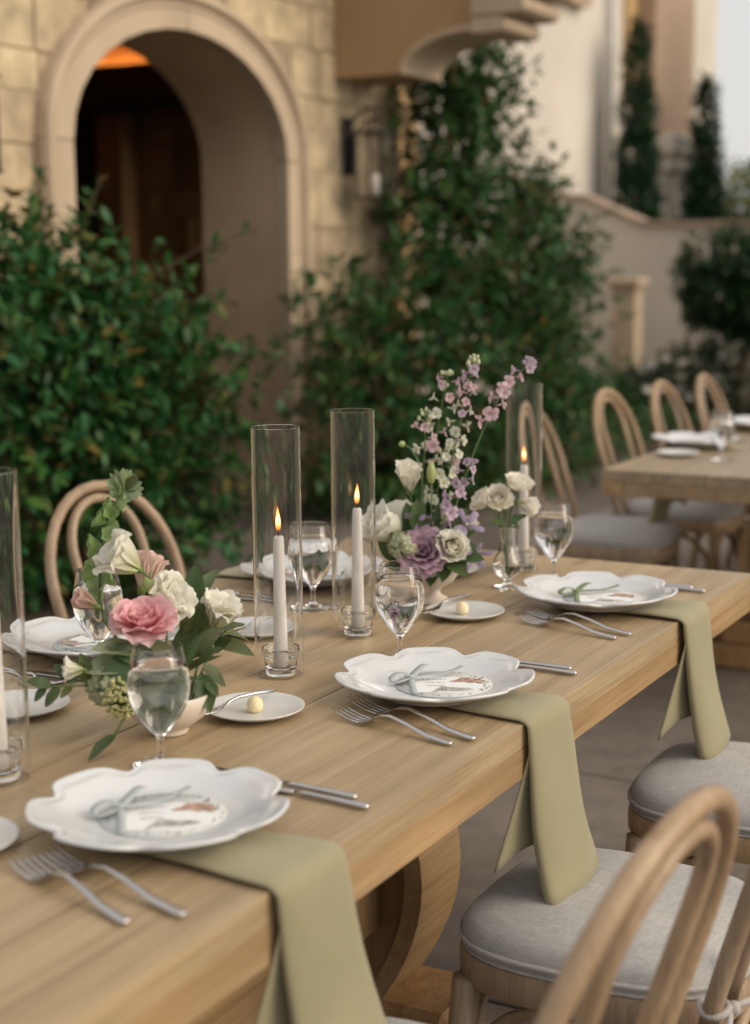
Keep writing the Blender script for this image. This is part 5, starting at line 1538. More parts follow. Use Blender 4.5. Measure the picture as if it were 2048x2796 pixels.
def ovate(L_=0.06, W_=0.028, fold=0.25, curl=0.3, n=9, m='arr_leaf', point=1.0):
    vs = []; rows = 5
    for j in range(n + 1):
        v = j / n
        w = W_ / 2 * (math.sin(PI * v ** 0.82) ** (0.85 * point)) + (0.0006 if 0 < j < n else 0)
        a = curl * v
        x = L_ * v * math.cos(a * 0.5); z = -L_ * v * math.sin(a * 0.5)
        for i in range(rows):
            u = i / 2 - 1
            vs.append((x, u * w, z + abs(u) * w * fold + 0.0006 * math.sin(v * 14) * abs(u)))
    fs = [(j * rows + i, j * rows + i + 1, (j + 1) * rows + i + 1, (j + 1) * rows + i) for j in range(n) for i in range(rows - 1)]
    mb = MB().add(vs, fs)
    return mb.mesh('leaf', M[m], fix=False)
LEAF = {'big': ovate(0.062, 0.031), 'long': ovate(0.072, 0.024, 0.3, 0.35), 'small': ovate(0.035, 0.016), 'olive': ovate(0.062, 0.031, 0.25, 0.4, m='olive_leaf'), 'pale': ovate(0.058, 0.030, 0.35, 0.25, m='pale_leaf'), 'olsmall': ovate(0.034, 0.015, m='olive_leaf')}
def place_leaf(parent, kind, base, tip, up=(0, 0, 1), size=None, name='leaf'):
    """leaf from base to tip, in world space, under a parent that is only moved, not turned"""
    b, t_ = Vector(base), Vector(tip)
    d = (t_ - b); L_ = d.length; d.normalize()
    y = Vector(up).cross(d)
    y = y.normalized() if y.length > 1e-4 else d.orthogonal().normalized()
    z = d.cross(y)
    me = LEAF[kind]
    nat = {'big': 0.062, 'long': 0.072, 'small': 0.035, 'olive': 0.062, 'pale': 0.058, 'olsmall': 0.034}[kind]
    s = L_ / nat
    o = link(name, me, parent)
    o.matrix_local = Matrix.Translation(b - parent.location) @ (Matrix((d * s, y * s, z * s)).transposed()).to_4x4()
    return o
def sprig(name, label, base, path, leaves, cat='leaves', group=None, r=0.0016):
    """leafy twig: stem along path (world points), leaves (kind, base, tip, up)"""
    t = thing(name, label, cat, base, group=group)
    b = Vector(base)
    link('stem', MB().tube([Vector(p) - b for p in path], r, 6).mesh('stem', M['stem']), t)
    for lf in leaves:
        place_leaf(t, *lf)
    return t
def floret_mesh(col, r=0.013, seed=0, n=5, spur=True):
    rg = random.Random(seed)
    vs = []; fs = []; uv = []
    for k in range(n):
        a = 2 * PI * k / n + rg.gauss(0, 0.1)
        L_ = r * rg.uniform(0.85, 1.15); w = r * 0.42
        lean = rg.uniform(0.7, 1.2)
        d = Vector((math.cos(a) * math.sin(lean), math.sin(a) * math.sin(lean), math.cos(lean)))
        sd = Vector((-math.sin(a), math.cos(a), 0)); nn = d.cross(sd)
        o = len(vs)
        for (v, ww, dz) in ((0.05, 0.25, 0), (0.45, 0.9, 0.10), (0.8, 1.0, 0.06), (1.0, 0.45, -0.10)):
            for u in (-1, 0, 1):
                p = d * (L_ * v) + sd * (w * ww * u) + nn * (r * (dz - 0.18 * abs(u) * ww + rg.gauss(0, 0.03)))
                vs.append(tuple(p)); uv.append(((u + 1) / 2, v))
        for j in range(3):
            for i in range(2):
                fs.append((o + j * 3 + i, o + j * 3 + i + 1, o + (j + 1) * 3 + i + 1, o + (j + 1) * 3 + i))
    if spur:
        sp = MB().tube([(0, 0, 0.001), (0.002, 0, -0.006), (0.005, 0, -0.013)], [0.0028, 0.0020, 0.0006], 6)
        o = len(vs); vs += sp.v; fs += [tuple(i + o for i in f) for f in sp.f]; uv += [(0.5, 0.7)] * len(sp.v)
    # pale centre
    cb = MB().ball((0, 0, 0.002), r * 0.16, 6, 4)
    o = len(vs); vs += cb.v; fs += [tuple(i + o for i in f) for f in cb.f]; uv += [(0.5, 0.0)] * len(cb.v)
    me = bpy.data.meshes.new('floret'); me.from_pydata(vs, [], fs)
    me.polygons.foreach_set('use_smooth', [True] * len(fs))
    ul = me.uv_layers.new(name='UVMap')
    for lp in me.loops: ul.data[lp.index].uv = uv[lp.vertex_index]
    me.materials.append(PM[col]); me.update()
    return me
def along(path, f):
    P = [Vector(p) for p in path]
    n = len(P) - 1
    q = min(n - 1e-6, f * n); k = int(q); u = q - k
    p0 = P[max(k - 1, 0)]; p1 = P[k]; p2 = P[k + 1]; p3 = P[min(k + 2, n)]
    return 0.5 * ((2 * p1) + (-p0 + p2) * u + (2 * p0 - 5 * p1 + 4 * p2 - p3) * u * u + (-p0 + 3 * p1 - 3 * p2 + p3) * u ** 3)
def spray(label, path, cols, f0, f1, n, r, buds=6, seed=0, group=None, gap=0.011, name='larkspur', leafn=0):
    """flower spike: florets round a stem between f0 and f1 of its path, green buds above"""
    base = Vector(path[0])
    t = thing(name, label, 'flower', base, group=group)
    rg = random.Random(seed)
    pts = [along(path, i / 14) - base for i in range(15)]
    link('stem', MB().tube(pts, [0.0021 - 0.0012 * i / 14 for i in range(15)], 6).mesh('stem', M['stem']), t)
    mes = {c: [floret_mesh(c, r, seed + k) for k in range(2)] for c in set(cols)}
    a = rg.uniform(0, 6)
    for k in range(n):
        f = f0 + (f1 - f0) * k / max(1, n - 1)
        a += 2.4 + rg.gauss(0, 0.3)
        p = along(path, f) - base
        d = (RT * math.cos(a) + FW * math.sin(a) * 0.8 - FW * 0.35 + UP * rg.uniform(-0.15, 0.45)).normalized()
        e = p + d * (gap * rg.uniform(0.7, 1.5))
        c = cols[min(len(cols) - 1, int(k / n * len(cols)))] if rg.random() < 0.8 else rg.choice(cols)
        s = rg.uniform(0.8, 1.15) * (1.05 - 0.3 * k / n)
        fl = link('floret', rg.choice(mes[c]), t, e, UP.rotation_difference(d) @ Quaternion((0, 0, 1), rg.uniform(0, 6)), s)
        link('pedicel', MB().tube([Vector((0, 0, 0)), (p - e) * 0.5 + UP * -0.002, (p - e)], 0.0007, 4).mesh('pedicel', M['stem']), None)
        pd = bpy.context.scene.objects[-1] if False else C.objects[-1]
        pd.parent = t; pd.location = e
    bm_ = MB()
    for k in range(buds):
        f = f1 + (1.0 - f1) * (k + 0.6) / buds
        a += 2.4
        p = along(path, min(1, f)) - base
        d = (RT * math.cos(a) + FW * math.sin(a) + UP * 0.6).normalized()
        rr = r * (0.36 - 0.16 * k / buds)
        e = p + d * (gap * (0.9 - 0.5 * k / buds))
        bm_.ball(e, rr, 7, 5, 1.4); bm_.tube([p, e], 0.0007, 4)
    if buds: link('bud_cluster', bm_.mesh('bud_cluster', M['budwhite'], fix=False), t)
    for k in range(leafn):
        f = rg.uniform(0.05, f0 + 0.1); a = rg.uniform(0, 6)
        p = along(path, f); d = (RT * math.cos(a) + FW * math.sin(a) + UP * 0.5).normalized()
        place_leaf(t, 'small', p, p + d * rg.uniform(0.025, 0.04))
    return t
def ball_cluster(name, label, loc, rx, n, r, mat, seed, cat='flower', stem_to=None, half=None):
    t = thing(name, label, cat, loc)
    rg = random.Random(seed); m = MB(); st = MB()
    for k in range(n):
        v = Vector((rg.gauss(0, 1), rg.gauss(0, 1), rg.gauss(0, 1))).normalized()
        if half is not None and v.dot(half) < -0.35: v = -v
        p = v * rx * rg.uniform(0.78, 1.05)
        m.ball(p, r * rg.uniform(0.75, 1.2), 6, 4)
        st.tube([p * 0.2, p], 0.0005, 3, caps=False)
    o = link('buds', m.mesh('buds', M[mat], fix=False), t); o['kind'] = 'stuff'
    link('stalks', st.mesh('stalks', M['stem'], fix=False), t)['kind'] = 'stuff'
    if stem_to is not None:
        e = Vector(stem_to) - Vector(loc)
        link('stem', MB().tube([(0, 0, 0), e * 0.5 + UP * 0.004, e], 0.0018, 6).mesh('stem', M['stem']), t)
    return t
hyd_me = None
def hydrangea(label, loc, r, n, seed, stem_to, half):
    global hyd_me
    if hyd_me is None:
        m = MB()
        for k in range(4):
            a = PI / 2 * k
            d = Vector((math.cos(a), math.sin(a), 0)); sd = Vector((-d.y, d.x, 0))
            m.add([(0, 0, 0), d * 0.55 + sd * 0.42 + UP * 0.10, d * 1.0 + UP * 0.02, d * 0.55 - sd * 0.42 + UP * 0.10, d * 0.5 + UP * 0.16], [(0, 1, 4), (1, 2, 4), (2, 3, 4), (3, 0, 4)])
        m.ball((0, 0, 0.08), 0.12, 6, 4)
        hyd_me = m.mesh('floret', M['hydrangea'], fix=False)
    t = thing('hydrangea', label, 'flower', loc)
    rg = random.Random(seed)
    for k in range(n):
        v = Vector((rg.gauss(0, 1), rg.gauss(0, 1), rg.gauss(0, 1))).normalized()
        if v.dot(half) < -0.3: v = -v
        link('floret', hyd_me, t, v * r * rg.uniform(0.8, 1.08), UP.rotation_difference(v) @ Quaternion((0, 0, 1), rg.uniform(0, 6)), rg.uniform(0.0105, 0.0145))
    e = Vector(stem_to) - Vector(loc)
    link('stem', MB().tube([(0, 0, 0), e * 0.5, e], 0.002, 6).mesh('stem', M['stem']), t)
    return t

# ---- front arrangement
B1 = Vector((1.716, 1.275, TZ + 0.0006))
bowl_pr = [(0, 0.0), (0.026, 0.0), (0.028, 0.003), (0.026, 0.007), (0.034, 0.012), (0.052, 0.026), (0.060, 0.044), (0.0615, 0.058), (0.060, 0.0595), (0.0575, 0.058), (0.056, 0.044), (0.048, 0.028), (0.03, 0.016), (0, 0.014)]
solo('flower_bowl', MB().lathe(bowl_pr, 44).mesh('flower_bowl', M['cream_china']), 'low cream footed bowl holding the front flower arrangement', 'bowl', B1)
S1 = B1 + UP * 0.05
def s1(r=0, f=0): return S1 + RT * r + FW * f
FA = 'flowers of the front arrangement'
bloom('lisianthus', 'white ruffled lisianthus at the top of the front arrangement, turned to the left', 'flower', (1.742, 1.340, 0.985), V3(-0.80, -0.35, 0.62), 'funnel', 'white', 1.10, s1(-0.005, 0.01), 1, FA)
bloom('lisianthus', 'blush pink lisianthus seen from the side behind the white ones', 'flower', (1.790, 1.370, 0.945), V3(0.25, 0.30, 0.95), 'closed', 'blush', 1.45, s1(0, 0.02), 2, FA)
bloom('lisianthus', 'white ruffled lisianthus at the centre right, above the pink bloom', 'flower', (1.750, 1.322, 0.925), V3(0.72, -0.35, 0.55), 'funnel', 'white', 1.06, s1(0.005, 0), 3, FA)
bloom('lisianthus', 'open ruffled pink lisianthus facing the camera', 'flower', (1.685, 1.288, 0.918), V3(-0.04, -0.42, 0.92), 'open', 'pink', 1.02, s1(-0.005, -0.01), 4, FA)
bloom('lisianthus', 'white lisianthus standing out to the right above the paired leaves', 'flower', (1.815, 1.266, 0.893), V3(0.42, -0.25, 0.85), 'funnel', 'white', 0.92, s1(0.03, 0.01), 5, FA)
bloom('lisianthus', 'dusty rose half closed lisianthus at the left before a goblet', 'flower', (1.700, 1.383, 0.934), V3(-0.85, -0.1, 0.50), 'closed', 'dusty', 0.95, s1(-0.02, 0.01), 6, FA)
bloom('lisianthus', 'small white nodding lisianthus low at the left of the front arrangement', 'flower', (1.612, 1.338, 0.868), V3(-0.85, -0.3, 0.05), 'closed', 'white', 0.80, s1(-0.03, -0.01), 7, FA)
# yellow green bud of the white bloom
bud = thing('flower_bud', 'yellow green closed bud between the blush and white blooms', 'flower bud', (1.745, 1.322, 0.962), group=None)
link('bud_body', MB().lathe([(0, -0.016), (0.006, -0.011), (0.0095, 0.0), (0.0085, 0.010), (0.004, 0.019), (0, 0.022)], 12).mesh('bud_body', M['bud']), bud, (0, 0, 0), UP.rotation_difference(V3(0.55, -0.4, -0.6)))
link('stem', MB().tube([(0, 0, 0.010), (0.004, 0.006, 0.012), tuple(s1() - Vector((1.745, 1.322, 0.962)))], 0.0017, 6).mesh('stem', M['stem']), bud)
# bells of Ireland rising at the back left
def bells(label, path, n, seed):
    base = Vector(path[0]); t = thing('bell_flower_stem', label, 'flower', base)
    rg = random.Random(seed)
    link('stem', MB().tube([along(path, i / 14) - base for i in range(15)], [0.0028 - 0.0014 * i / 14 for i in range(15)], 7).mesh('stem', M['stem']), t)
    sh = []
    for sd in range(2):
        r2 = random.Random(sd + 4); m = MB(); nn = 14
        vs = []
        for (r, z) in ((0.0015, 0), (0.006, 0.004), (0.0105, 0.010), (0.0145, 0.0165), (0.017, 0.019)):
            for k in range(nn):
                a = 2 * PI * k / nn
                w = 1 + 0.10 * math.cos(5 * a + sd) * (z / 0.019)
                vs.append((r * w * math.cos(a), r * w * math.sin(a), z - 0.002 * math.cos(5 * a + sd) * z / 0.019))
        fs = [(j * nn + k, j * nn + (k + 1) % nn, (j + 1) * nn + (k + 1) % nn, (j + 1) * nn + k) for j in range(4) for k in range(nn)]
        sh.append(m.add(vs, fs).mesh('bell', M['bell'], fix=False))
    a = 0
    for k in range(n):
        f = 0.30 + 0.62 * k / (n - 1); a += 2.2
        p = along(path, f)
        d = (RT * math.cos(a) + FW * math.sin(a) * 0.8 + UP * 0.45).normalized()
        link('bell', sh[k % 2], t, p + d * 0.002 - base, UP.rotation_difference((d + V3(rg.gauss(0, 0.25), rg.gauss(0, 0.25), rg.gauss(0, 0.25))).normalized()) @ Quaternion((0, 0, 1), rg.uniform(0, 6)), (1.06 - 0.45 * k / n) * rg.uniform(0.8, 1.15))
    tp = along(path, 1.0)
    for k, (r, u, f) in enumerate(((-0.010, 0.028, -0.01), (0.020, 0.022, -0.012), (0.026, 0.004, 0.004), (-0.016, 0.008, 0.006), (0.004, 0.030, 0.012))):
        place_leaf(t, 'olsmall' if k % 2 else 'small', tp, tp + V3(r, f, u), up=V3(0.2, -0.8, 0.5))
    return t
bells('tall green bell flower stem curving up at the back left of the front arrangement', [tuple(s1(-0.01, 0.02)), (1.735, 1.395, 0.90), (1.741, 1.408, 0.965), (1.755, 1.408, 1.026), (1.768, 1.400, 1.068), (1.779, 1.388, 1.092)], 16, 3)
# crown of toothed leaves on its tip
tooth = MB()
def toothed(u, v):
    a = (u - 0.5) * 2.2
    rr = v * (1 + 0.10 * math.cos(u * 7 * 2 * PI)) * (1 - 0.25 * abs(a) / 1.1)
    return (rr * math.cos(a), rr * math.sin(a), 0.12 * v * math.cos(a * 6))
tooth.grid(toothed, 28, 5)
LEAF['tooth'] = tooth.mesh('leaf', leafy('toothed_leaf', [(0.22, 0.30, 0.13), (0.30, 0.38, 0.22), (0.26, 0.34, 0.20)], rough=0.45, trans=0.35), fix=False)
tt = thing('toothed_leaves', 'pale toothed leaf tuft at the very tip of the green bell stem', 'leaves', (1.779, 1.388, 1.088))
for (d, s, up) in ((V3(-0.15, -0.2, 1.0), 0.036, V3(0, -1, 0.3)), (V3(0.75, -0.1, 0.6), 0.030, V3(0.1, -1, 0.3)), (V3(0.7, -0.3, -0.4), 0.019, V3(0, -0.7, 0.7)), (V3(-0.5, 0.5, 0.5), 0.018, V3(0, -1, 0.6))):
    d = d.normalized(); y = up.cross(d).normalized(); z = d.cross(y)
    o = link('leaf', LEAF['tooth'], tt); o.matrix_local = (Matrix((d * s, y * s, z * s)).transposed()).to_4x4()
# leaves
b = s1(0.02, 0.01)
sprig('leaf_sprig', 'twig with tall pointed leaves right of the white and pink blooms', b, [b, (1.795, 1.285, 0.88), (1.812, 1.290, 0.93)], [('big', (1.803, 1.286, 0.905), (1.812, 1.296, 0.985), V3(-0.4, -1, 0)), ('long', (1.812, 1.295, 0.925), (1.884, 1.304, 0.975), V3(-0.4, -1, 0.4)), ('olive', (1.795, 1.285, 0.865), (1.775, 1.268, 0.945), V3(0.4, -1, 0)), ('olive', (1.79, 1.28, 0.85), (1.757, 1.26, 0.915), V3(0, -1, 0.2)), ('big', (1.79, 1.28, 0.86), (1.822, 1.28, 0.928), V3(0.5, -1, 0))])
b = s1(0.03, 0.0)
sprig('leaf_sprig', 'twig with paired oval leaves reaching to the right over the table', b, [b, (1.80, 1.26, 0.855), (1.845, 1.262, 0.882)], [('olive', (1.822, 1.270, 0.868), (1.838, 1.207, 0.861), V3(0, -0.4, 1)), ('olive', (1.838, 1.282, 0.880), (1.912, 1.252, 0.862), V3(0, -0.3, 1)), ('olsmall', (1.83, 1.265, 0.885), (1.872, 1.245, 0.893), V3(0, -0.4, 1)), ('big', (1.81, 1.26, 0.86), (1.795, 1.225, 0.885), V3(0, -0.8, 0.6))])
b = s1(0.035, -0.02)
sprig('leaf_sprig', 'drooping leaves at the lower right of the bowl in front', b, [b, (1.745, 1.235, 0.845), (1.735, 1.215, 0.83)], [('olive', (1.75, 1.24, 0.85), (1.785, 1.215, 0.822), V3(0, -0.6, 0.8)), ('big', (1.74, 1.235, 0.845), (1.712, 1.200, 0.803), V3(0.2, -0.8, 0.5)), ('long', (1.745, 1.24, 0.865), (1.752, 1.208, 0.885), V3(0, -0.8, 0.6)), ('small', (1.738, 1.222, 0.835), (1.722, 1.195, 0.825), V3(0, -0.6, 0.8)), ('olive', (1.75, 1.25, 0.87), (1.765, 1.222, 0.908), V3(0, -1, 0.2))])
b = s1(-0.02, -0.03)
sprig('leaf_sprig', 'broad dark leaves over the front left rim of the bowl', b, [b, (1.66, 1.29, 0.86), (1.64, 1.30, 0.872)], [('pale', (1.672, 1.286, 0.885), (1.612, 1.322, 0.905), V3(-0.2, -0.5, 0.8)), ('big', (1.668, 1.28, 0.885), (1.604, 1.312, 0.845), V3(0.1, -0.9, 0.5)), ('olive', (1.672, 1.275, 0.880), (1.672, 1.245, 0.835), V3(0.2, -0.9, 0.4)), ('big', (1.66, 1.275, 0.862), (1.655, 1.262, 0.790), V3(0.3, -1, 0.1)), ('olive', (1.68, 1.28, 0.895), (1.700, 1.235, 0.872), V3(0.1, -0.8, 0.6)), ('big', (1.68, 1.27, 0.875), (1.69, 1.225, 0.845), V3(0.1, -0.8, 0.6)), ('big', (1.665, 1.285, 0.875), (1.628, 1.305, 0.905), V3(0.2, -0.7, 0.6)), ('olive', (1.675, 1.272, 0.872), (1.650, 1.262, 0.862), V3(0.1, -0.7, 0.6)), ('pale', (1.665, 1.30, 0.87), (1.606, 1.335, 0.872), V3(0, -0.7, 0.7))])
b = s1(-0.04, -0.01)
sprig('leaf_sprig', 'fine green shoot trailing out to the left of the front bowl', b, [b, (1.62, 1.335, 0.845), (1.59, 1.36, 0.848), (1.57, 1.378, 0.850)], [(k, p, q, u) for k, p, q, u in (('small', (1.588, 1.36, 0.848), (1.566, 1.372, 0.824), V3(0, -0.7, 0.7)), ('small', (1.58, 1.368, 0.85), (1.556, 1.392, 0.862), V3(0, -0.7, 0.7)), ('small', (1.575, 1.372, 0.85), (1.558, 1.383, 0.832), V3(0, -0.7, 0.7)), ('olsmall', (1.60, 1.35, 0.847), (1.575, 1.35, 0.838), V3(0, -0.5, 0.8)), ('small', (1.605, 1.345, 0.85), (1.592, 1.372, 0.878), V3(0, -0.8, 0.6)), ('olsmall', (1.62, 1.335, 0.85), (1.598, 1.345, 0.884), V3(0, -1, 0.2)), ('small', (1.62, 1.335, 0.86), (1.606, 1.338, 0.892), V3(0.3, -1, 0.2)))])
b = s1(-0.03, -0.03)
sprig('leaf_sprig', 'single long leaf lying on the table below the front bowl', b, [b, (1.625, 1.285, 0.80), (1.605, 1.285, 0.782)], [('long', (1.61, 1.285, 0.785), (1.556, 1.293, 0.768), V3(0, -0.3, 1))])
rgl = random.Random(4)
b = s1()
sprig('leaf_sprig', 'leaves filling the middle of the front arrangement below the pink bloom', b, [b, tuple(s1(0, 0) + UP * 0.06)], [(rgl.choice(('big', 'olive', 'long')), tuple(b + V3(0.02 * math.cos(a), 0.02 * math.sin(a), 0.02 + 0.01 * (k % 3))), tuple(b + V3((0.055 + 0.02 * (k % 2)) * math.cos(a), 0.06 * math.sin(a), 0.035 + 0.03 * (k % 4))), V3(-0.2 * math.cos(a), -0.2 * math.sin(a), 1)) for k, a in enumerate([i * 2 * PI / 17 for i in range(17)])])
ball_cluster('viburnum_cluster', 'yellow green cluster of tiny buds hanging over the front bowl', (1.632, 1.288, 0.830), 0.027, 150, 0.0030, 'viburnum', 3, stem_to=s1(-0.02, -0.02), half=V3(-0.2, -1, -0.1))
hydrangea('pale green white hydrangea low at the left of the front bowl', (1.640, 1.325, 0.842), 0.026, 26, 5, s1(-0.02, 0), V3(-0.6, -0.7, 0.1))

# ---- second arrangement on its footed compote
B2 = Vector((2.645, 1.318, TZ + 0.0006))
comp = [(0, 0), (0.033, 0.0), (0.034, 0.003), (0.026, 0.008), (0.013, 0.016), (0.010, 0.024), (0.018, 0.032), (0.036, 0.042), (0.046, 0.056), (0.048, 0.070), (0.0465, 0.071), (0.044, 0.058), (0.032, 0.044), (0, 0.036)]
solo('flower_compote', MB().lathe(comp, 40).mesh('flower_compote', M['cream_china']), 'small cream pedestal bowl under the purple and white flowers', 'bowl', B2)
S2 = B2 + UP * 0.06
FB = 'flowers of the purple and white arrangement'
bloom('tulip', 'white tulip at the left of the purple arrangement', 'flower', (2.620, 1.385, 0.885), V3(-0.62, -0.3, 0.75), 'tulip', 'tulip', 1.32, S2, 11, FB)
bloom('rose', 'white rose standing highest at the left of the purple arrangement', 'flower', (2.648, 1.372, 0.976), V3(-0.1, -0.3, 1.0), 'closed', 'cream', 1.55, S2, 12, FB)
bloom('lisianthus', 'mauve ruffled lisianthus low in the middle of the purple arrangement', 'flower', (2.606, 1.322, 0.860), V3(-0.15, -0.75, 0.55), 'open', 'mauve', 1.12, S2, 13, FB)
bloom('rose', 'cream rose low at the right of the purple arrangement', 'flower', (2.622, 1.268, 0.872), V3(0.10, -0.80, 0.45), 'rose', 'cream', 1.08, S2, 14, FB)
bloom('lisianthus', 'white half open bloom in the centre of the purple arrangement', 'flower', (2.665, 1.320, 0.905), V3(0.25, -0.5, 0.8), 'closed', 'white', 0.95, S2, 15, FB)
bloom('lisianthus', 'pale bloom behind the striped clematis', 'flower', (2.690, 1.275, 0.895), V3(0.4, -0.3, 0.9), 'closed', 'white', 0.85, S2, 16, FB)
bloom('tulip', 'white tulip behind, second from the left of the purple arrangement', 'flower', (2.665, 1.400, 0.895), V3(0.15, -0.1, 0.95), 'tulip', 'tulip', 0.95, S2, 17, FB)
SP = 'tall flower spikes of the purple arrangement'
spray('tallest white and lilac flower spike, topped by pale green buds', [S2, (2.672, 1.318, 0.92), (2.690, 1.305, 1.02), (2.708, 1.292, 1.11), (2.724, 1.280, 1.19), (2.733, 1.273, 1.232)], ['whitefl', 'whitefl', 'whitefl', 'lilacpink', 'lilac'], 0.36, 0.88, 25, 0.0130, 9, 21, SP, gap=0.014)
spray('pink lilac flower spike left of the tallest one', [S2, (2.668, 1.335, 0.93), (2.682, 1.338, 1.02), (2.697, 1.335, 1.10), (2.712, 1.329, 1.16), (2.720, 1.326, 1.195)], ['lilacpink', 'whitefl', 'lilacpink', 'lilacpink'], 0.46, 0.98, 12, 0.0130, 6, 22, SP, gap=0.018)
spray('pale budded spike at the back left of the purple arrangement', [S2, (2.655, 1.350, 0.94), (2.672, 1.352, 1.05), (2.682, 1.356, 1.13)], ['whitefl', 'lilacpink'], 0.6, 0.85, 6, 0.0115, 9, 27, SP, gap=0.016)
spray('lilac flower spike bending out to the right before the candle cylinder', [S2, (2.680, 1.288, 0.95), (2.700, 1.260, 1.05), (2.715, 1.228, 1.13), (2.738, 1.200, 1.185), (2.768, 1.168, 1.225)], ['lilacpink', 'lilacpink', 'lilac'], 0.55, 1.0, 12, 0.0145, 0, 23, SP, gap=0.010)
spray('lilac flower spike short in front of the white one', [S2, (2.648, 1.302, 0.91), (2.650, 1.285, 0.96), (2.655, 1.262, 1.00), (2.662, 1.245, 1.035)], ['lilac', 'lilac', 'lilac'], 0.25, 1.0, 15, 0.0135, 0, 24, SP, gap=0.013)
spray('white flower spike low behind the lilac one', [S2, (2.665, 1.330, 0.91), (2.675, 1.325, 0.98), (2.684, 1.315, 1.05)], ['whitefl', 'whitefl'], 0.2, 0.95, 16, 0.0145, 3, 25, SP, gap=0.016)
def clematis(label, loc, axis, r, seed, n=5, stem_to=None):
    ax = Vector(axis).normalized(); q = UP.rotation_difference(ax)
    t = thing('clematis', label, 'flower', loc, q, 'clematis blooms of the purple arrangement')
    rg = random.Random(seed)
    for k in range(n):
        key = ('cl', k % 2)
        if key not in PCACHE:
            PCACHE[key] = petal_mesh(PM['clematis'], 0.034, 0.0066, 1.0, 1.5, -0.35, 0.0008, 5 + k, base_r=0.001, curl=0.3, tipcut=0.02)
        link('petal', PCACHE[key], t, (0, 0, 0), (0, rg.gauss(0, 0.15), 2 * PI * k / n + rg.gauss(0, 0.2)), r * rg.uniform(0.85, 1.15))
    link('stamens', MB().ball((0, 0, 0.004), 0.0035, 7, 5, 1.4).mesh('stamens', M['budwhite']), t)
    if stem_to is not None:
        e = q.inverted() @ (Vector(stem_to) - Vector(loc))
        link('stem', MB().tube([(0, 0, 0), e * 0.5 + Vector((0, 0, -0.01)), e], 0.0012, 5).mesh('stem', M['stem']), t)
clematis('striped violet clematis at the right above the cream rose', (2.668, 1.262, 0.912), V3(0.35, -0.75, 0.6), 1.15, 31, 5, S2)
clematis('small violet clematis at the left beside the white rose', (2.630, 1.348, 0.925), V3(-0.4, -0.7, 0.4), 0.9, 32, 4, S2)
clematis('pale lilac clematis drooping low at the right over the table', (2.655, 1.235, 0.862), V3(0.5, -0.6, -0.45), 1.0, 33, 5, S2 + RT * 0.03)
hydrangea('pale green hydrangea at the lower left of the purple arrangement', (2.588, 1.352, 0.880), 0.030, 30, 8, S2, V3(-0.6, -0.7, 0.1))
bb = thing('flower_bud', 'tall closed green white bud above the mauve bloom', 'flower bud', (2.632, 1.318, 1.010))
link('bud_body', MB().lathe([(0, -0.018), (0.006, -0.012), (0.0092, 0.0), (0.0080, 0.014), (0.004, 0.025), (0, 0.029)], 12).mesh('bud_body', M['bud']), bb)
link('stem', MB().tube([(0, 0, -0.016), (0.004, 0.002, -0.07), tuple(S2 - Vector((2.632, 1.318, 1.010)))], 0.0016, 6).mesh('stem', M['stem']), bb)
cs = thing('bud_sprig', 'thin green stem arching left with a tiny bud at its tip', 'stem', S2)
link('stem', MB().tube([along([S2, (2.635, 1.335, 0.95), (2.640, 1.345, 1.02), (2.648, 1.368, 1.055), (2.648, 1.385, 1.064)], i / 14) - S2 for i in range(15)], 0.0017, 6).mesh('stem', M['stem']), cs)
link('bud', MB().ball(Vector((2.648, 1.389, 1.066)) - S2, 0.0068, 8, 6, 0.9).mesh('bud', M['bud']), cs)
rgl = random.Random(9)
lv = []
for k in range(20):
    a = k * 2.4; f = rgl.uniform(0.3, 1.0)
    p = S2 + V3(0.02 * math.cos(a), 0.02 * math.sin(a), 0.01 + 0.05 * (k % 3) / 2)
    q = S2 + V3((0.06 + 0.03 * f) * math.cos(a), 0.07 * math.sin(a), -0.01 + 0.11 * rgl.random())
    lv.append((rgl.choice(('big', 'big', 'long', 'olive')), tuple(p), tuple(q), V3(-0.3 * math.cos(a), -0.3 * math.sin(a), 1)))
lv += [('big', (2.640, 1.300, 0.850), (2.585, 1.268, 0.822), V3(0.3, -0.8, 0.5)), ('big', (2.655, 1.29, 0.855), (2.620, 1.238, 0.828), V3(0.2, -0.8, 0.6)), ('big', (2.67, 1.28, 0.87), (2.675, 1.235, 0.868), V3(0, -0.7, 0.7)), ('big', (2.64, 1.36, 0.88), (2.628, 1.368, 0.955), V3(0.2, -1, 0)), ('big', (2.68, 1.29, 0.90), (2.705, 1.258, 0.928), V3(0, -0.7, 0.7)), ('big', (2.615, 1.385, 0.84), (2.590, 1.41, 0.895), V3(0.2, -1, 0.1)), ('big', (2.625, 1.37, 0.83), (2.585, 1.40, 0.835), V3(0.1, -0.9, 0.4)), ('big', (2.625, 1.345, 0.90), (2.612, 1.335, 0.965), V3(0.3, -1, 0)), ('long', (2.64, 1.32, 0.90), (2.632, 1.298, 0.955), V3(0.5, -1, 0)), ('big', (2.665, 1.29, 0.885), (2.690, 1.250, 0.905), V3(0, -0.8, 0.6)), ('big', (2.66, 1.30, 0.90), (2.672, 1.262, 0.945), V3(-0.3, -1, 0.2)), ('long', (2.60, 1.37, 0.86), (2.575, 1.375, 0.905), V3(0.2, -1, 0)), ('big', (2.60, 1.36, 0.85), (2.572, 1.352, 0.835), V3(0.2, -0.9, 0.4)), ('big', (2.62, 1.28, 0.85), (2.592, 1.222, 0.835), V3(0.2, -0.8, 0.6)), ('big', (2.63, 1.27, 0.86), (2.625, 1.205, 0.862), V3(0.1, -0.8, 0.6))]
sprig('leaf_sprig', 'dark green leaves around the rim of the pedestal bowl', S2, [S2, tuple(S2 + UP * 0.05)], lv)
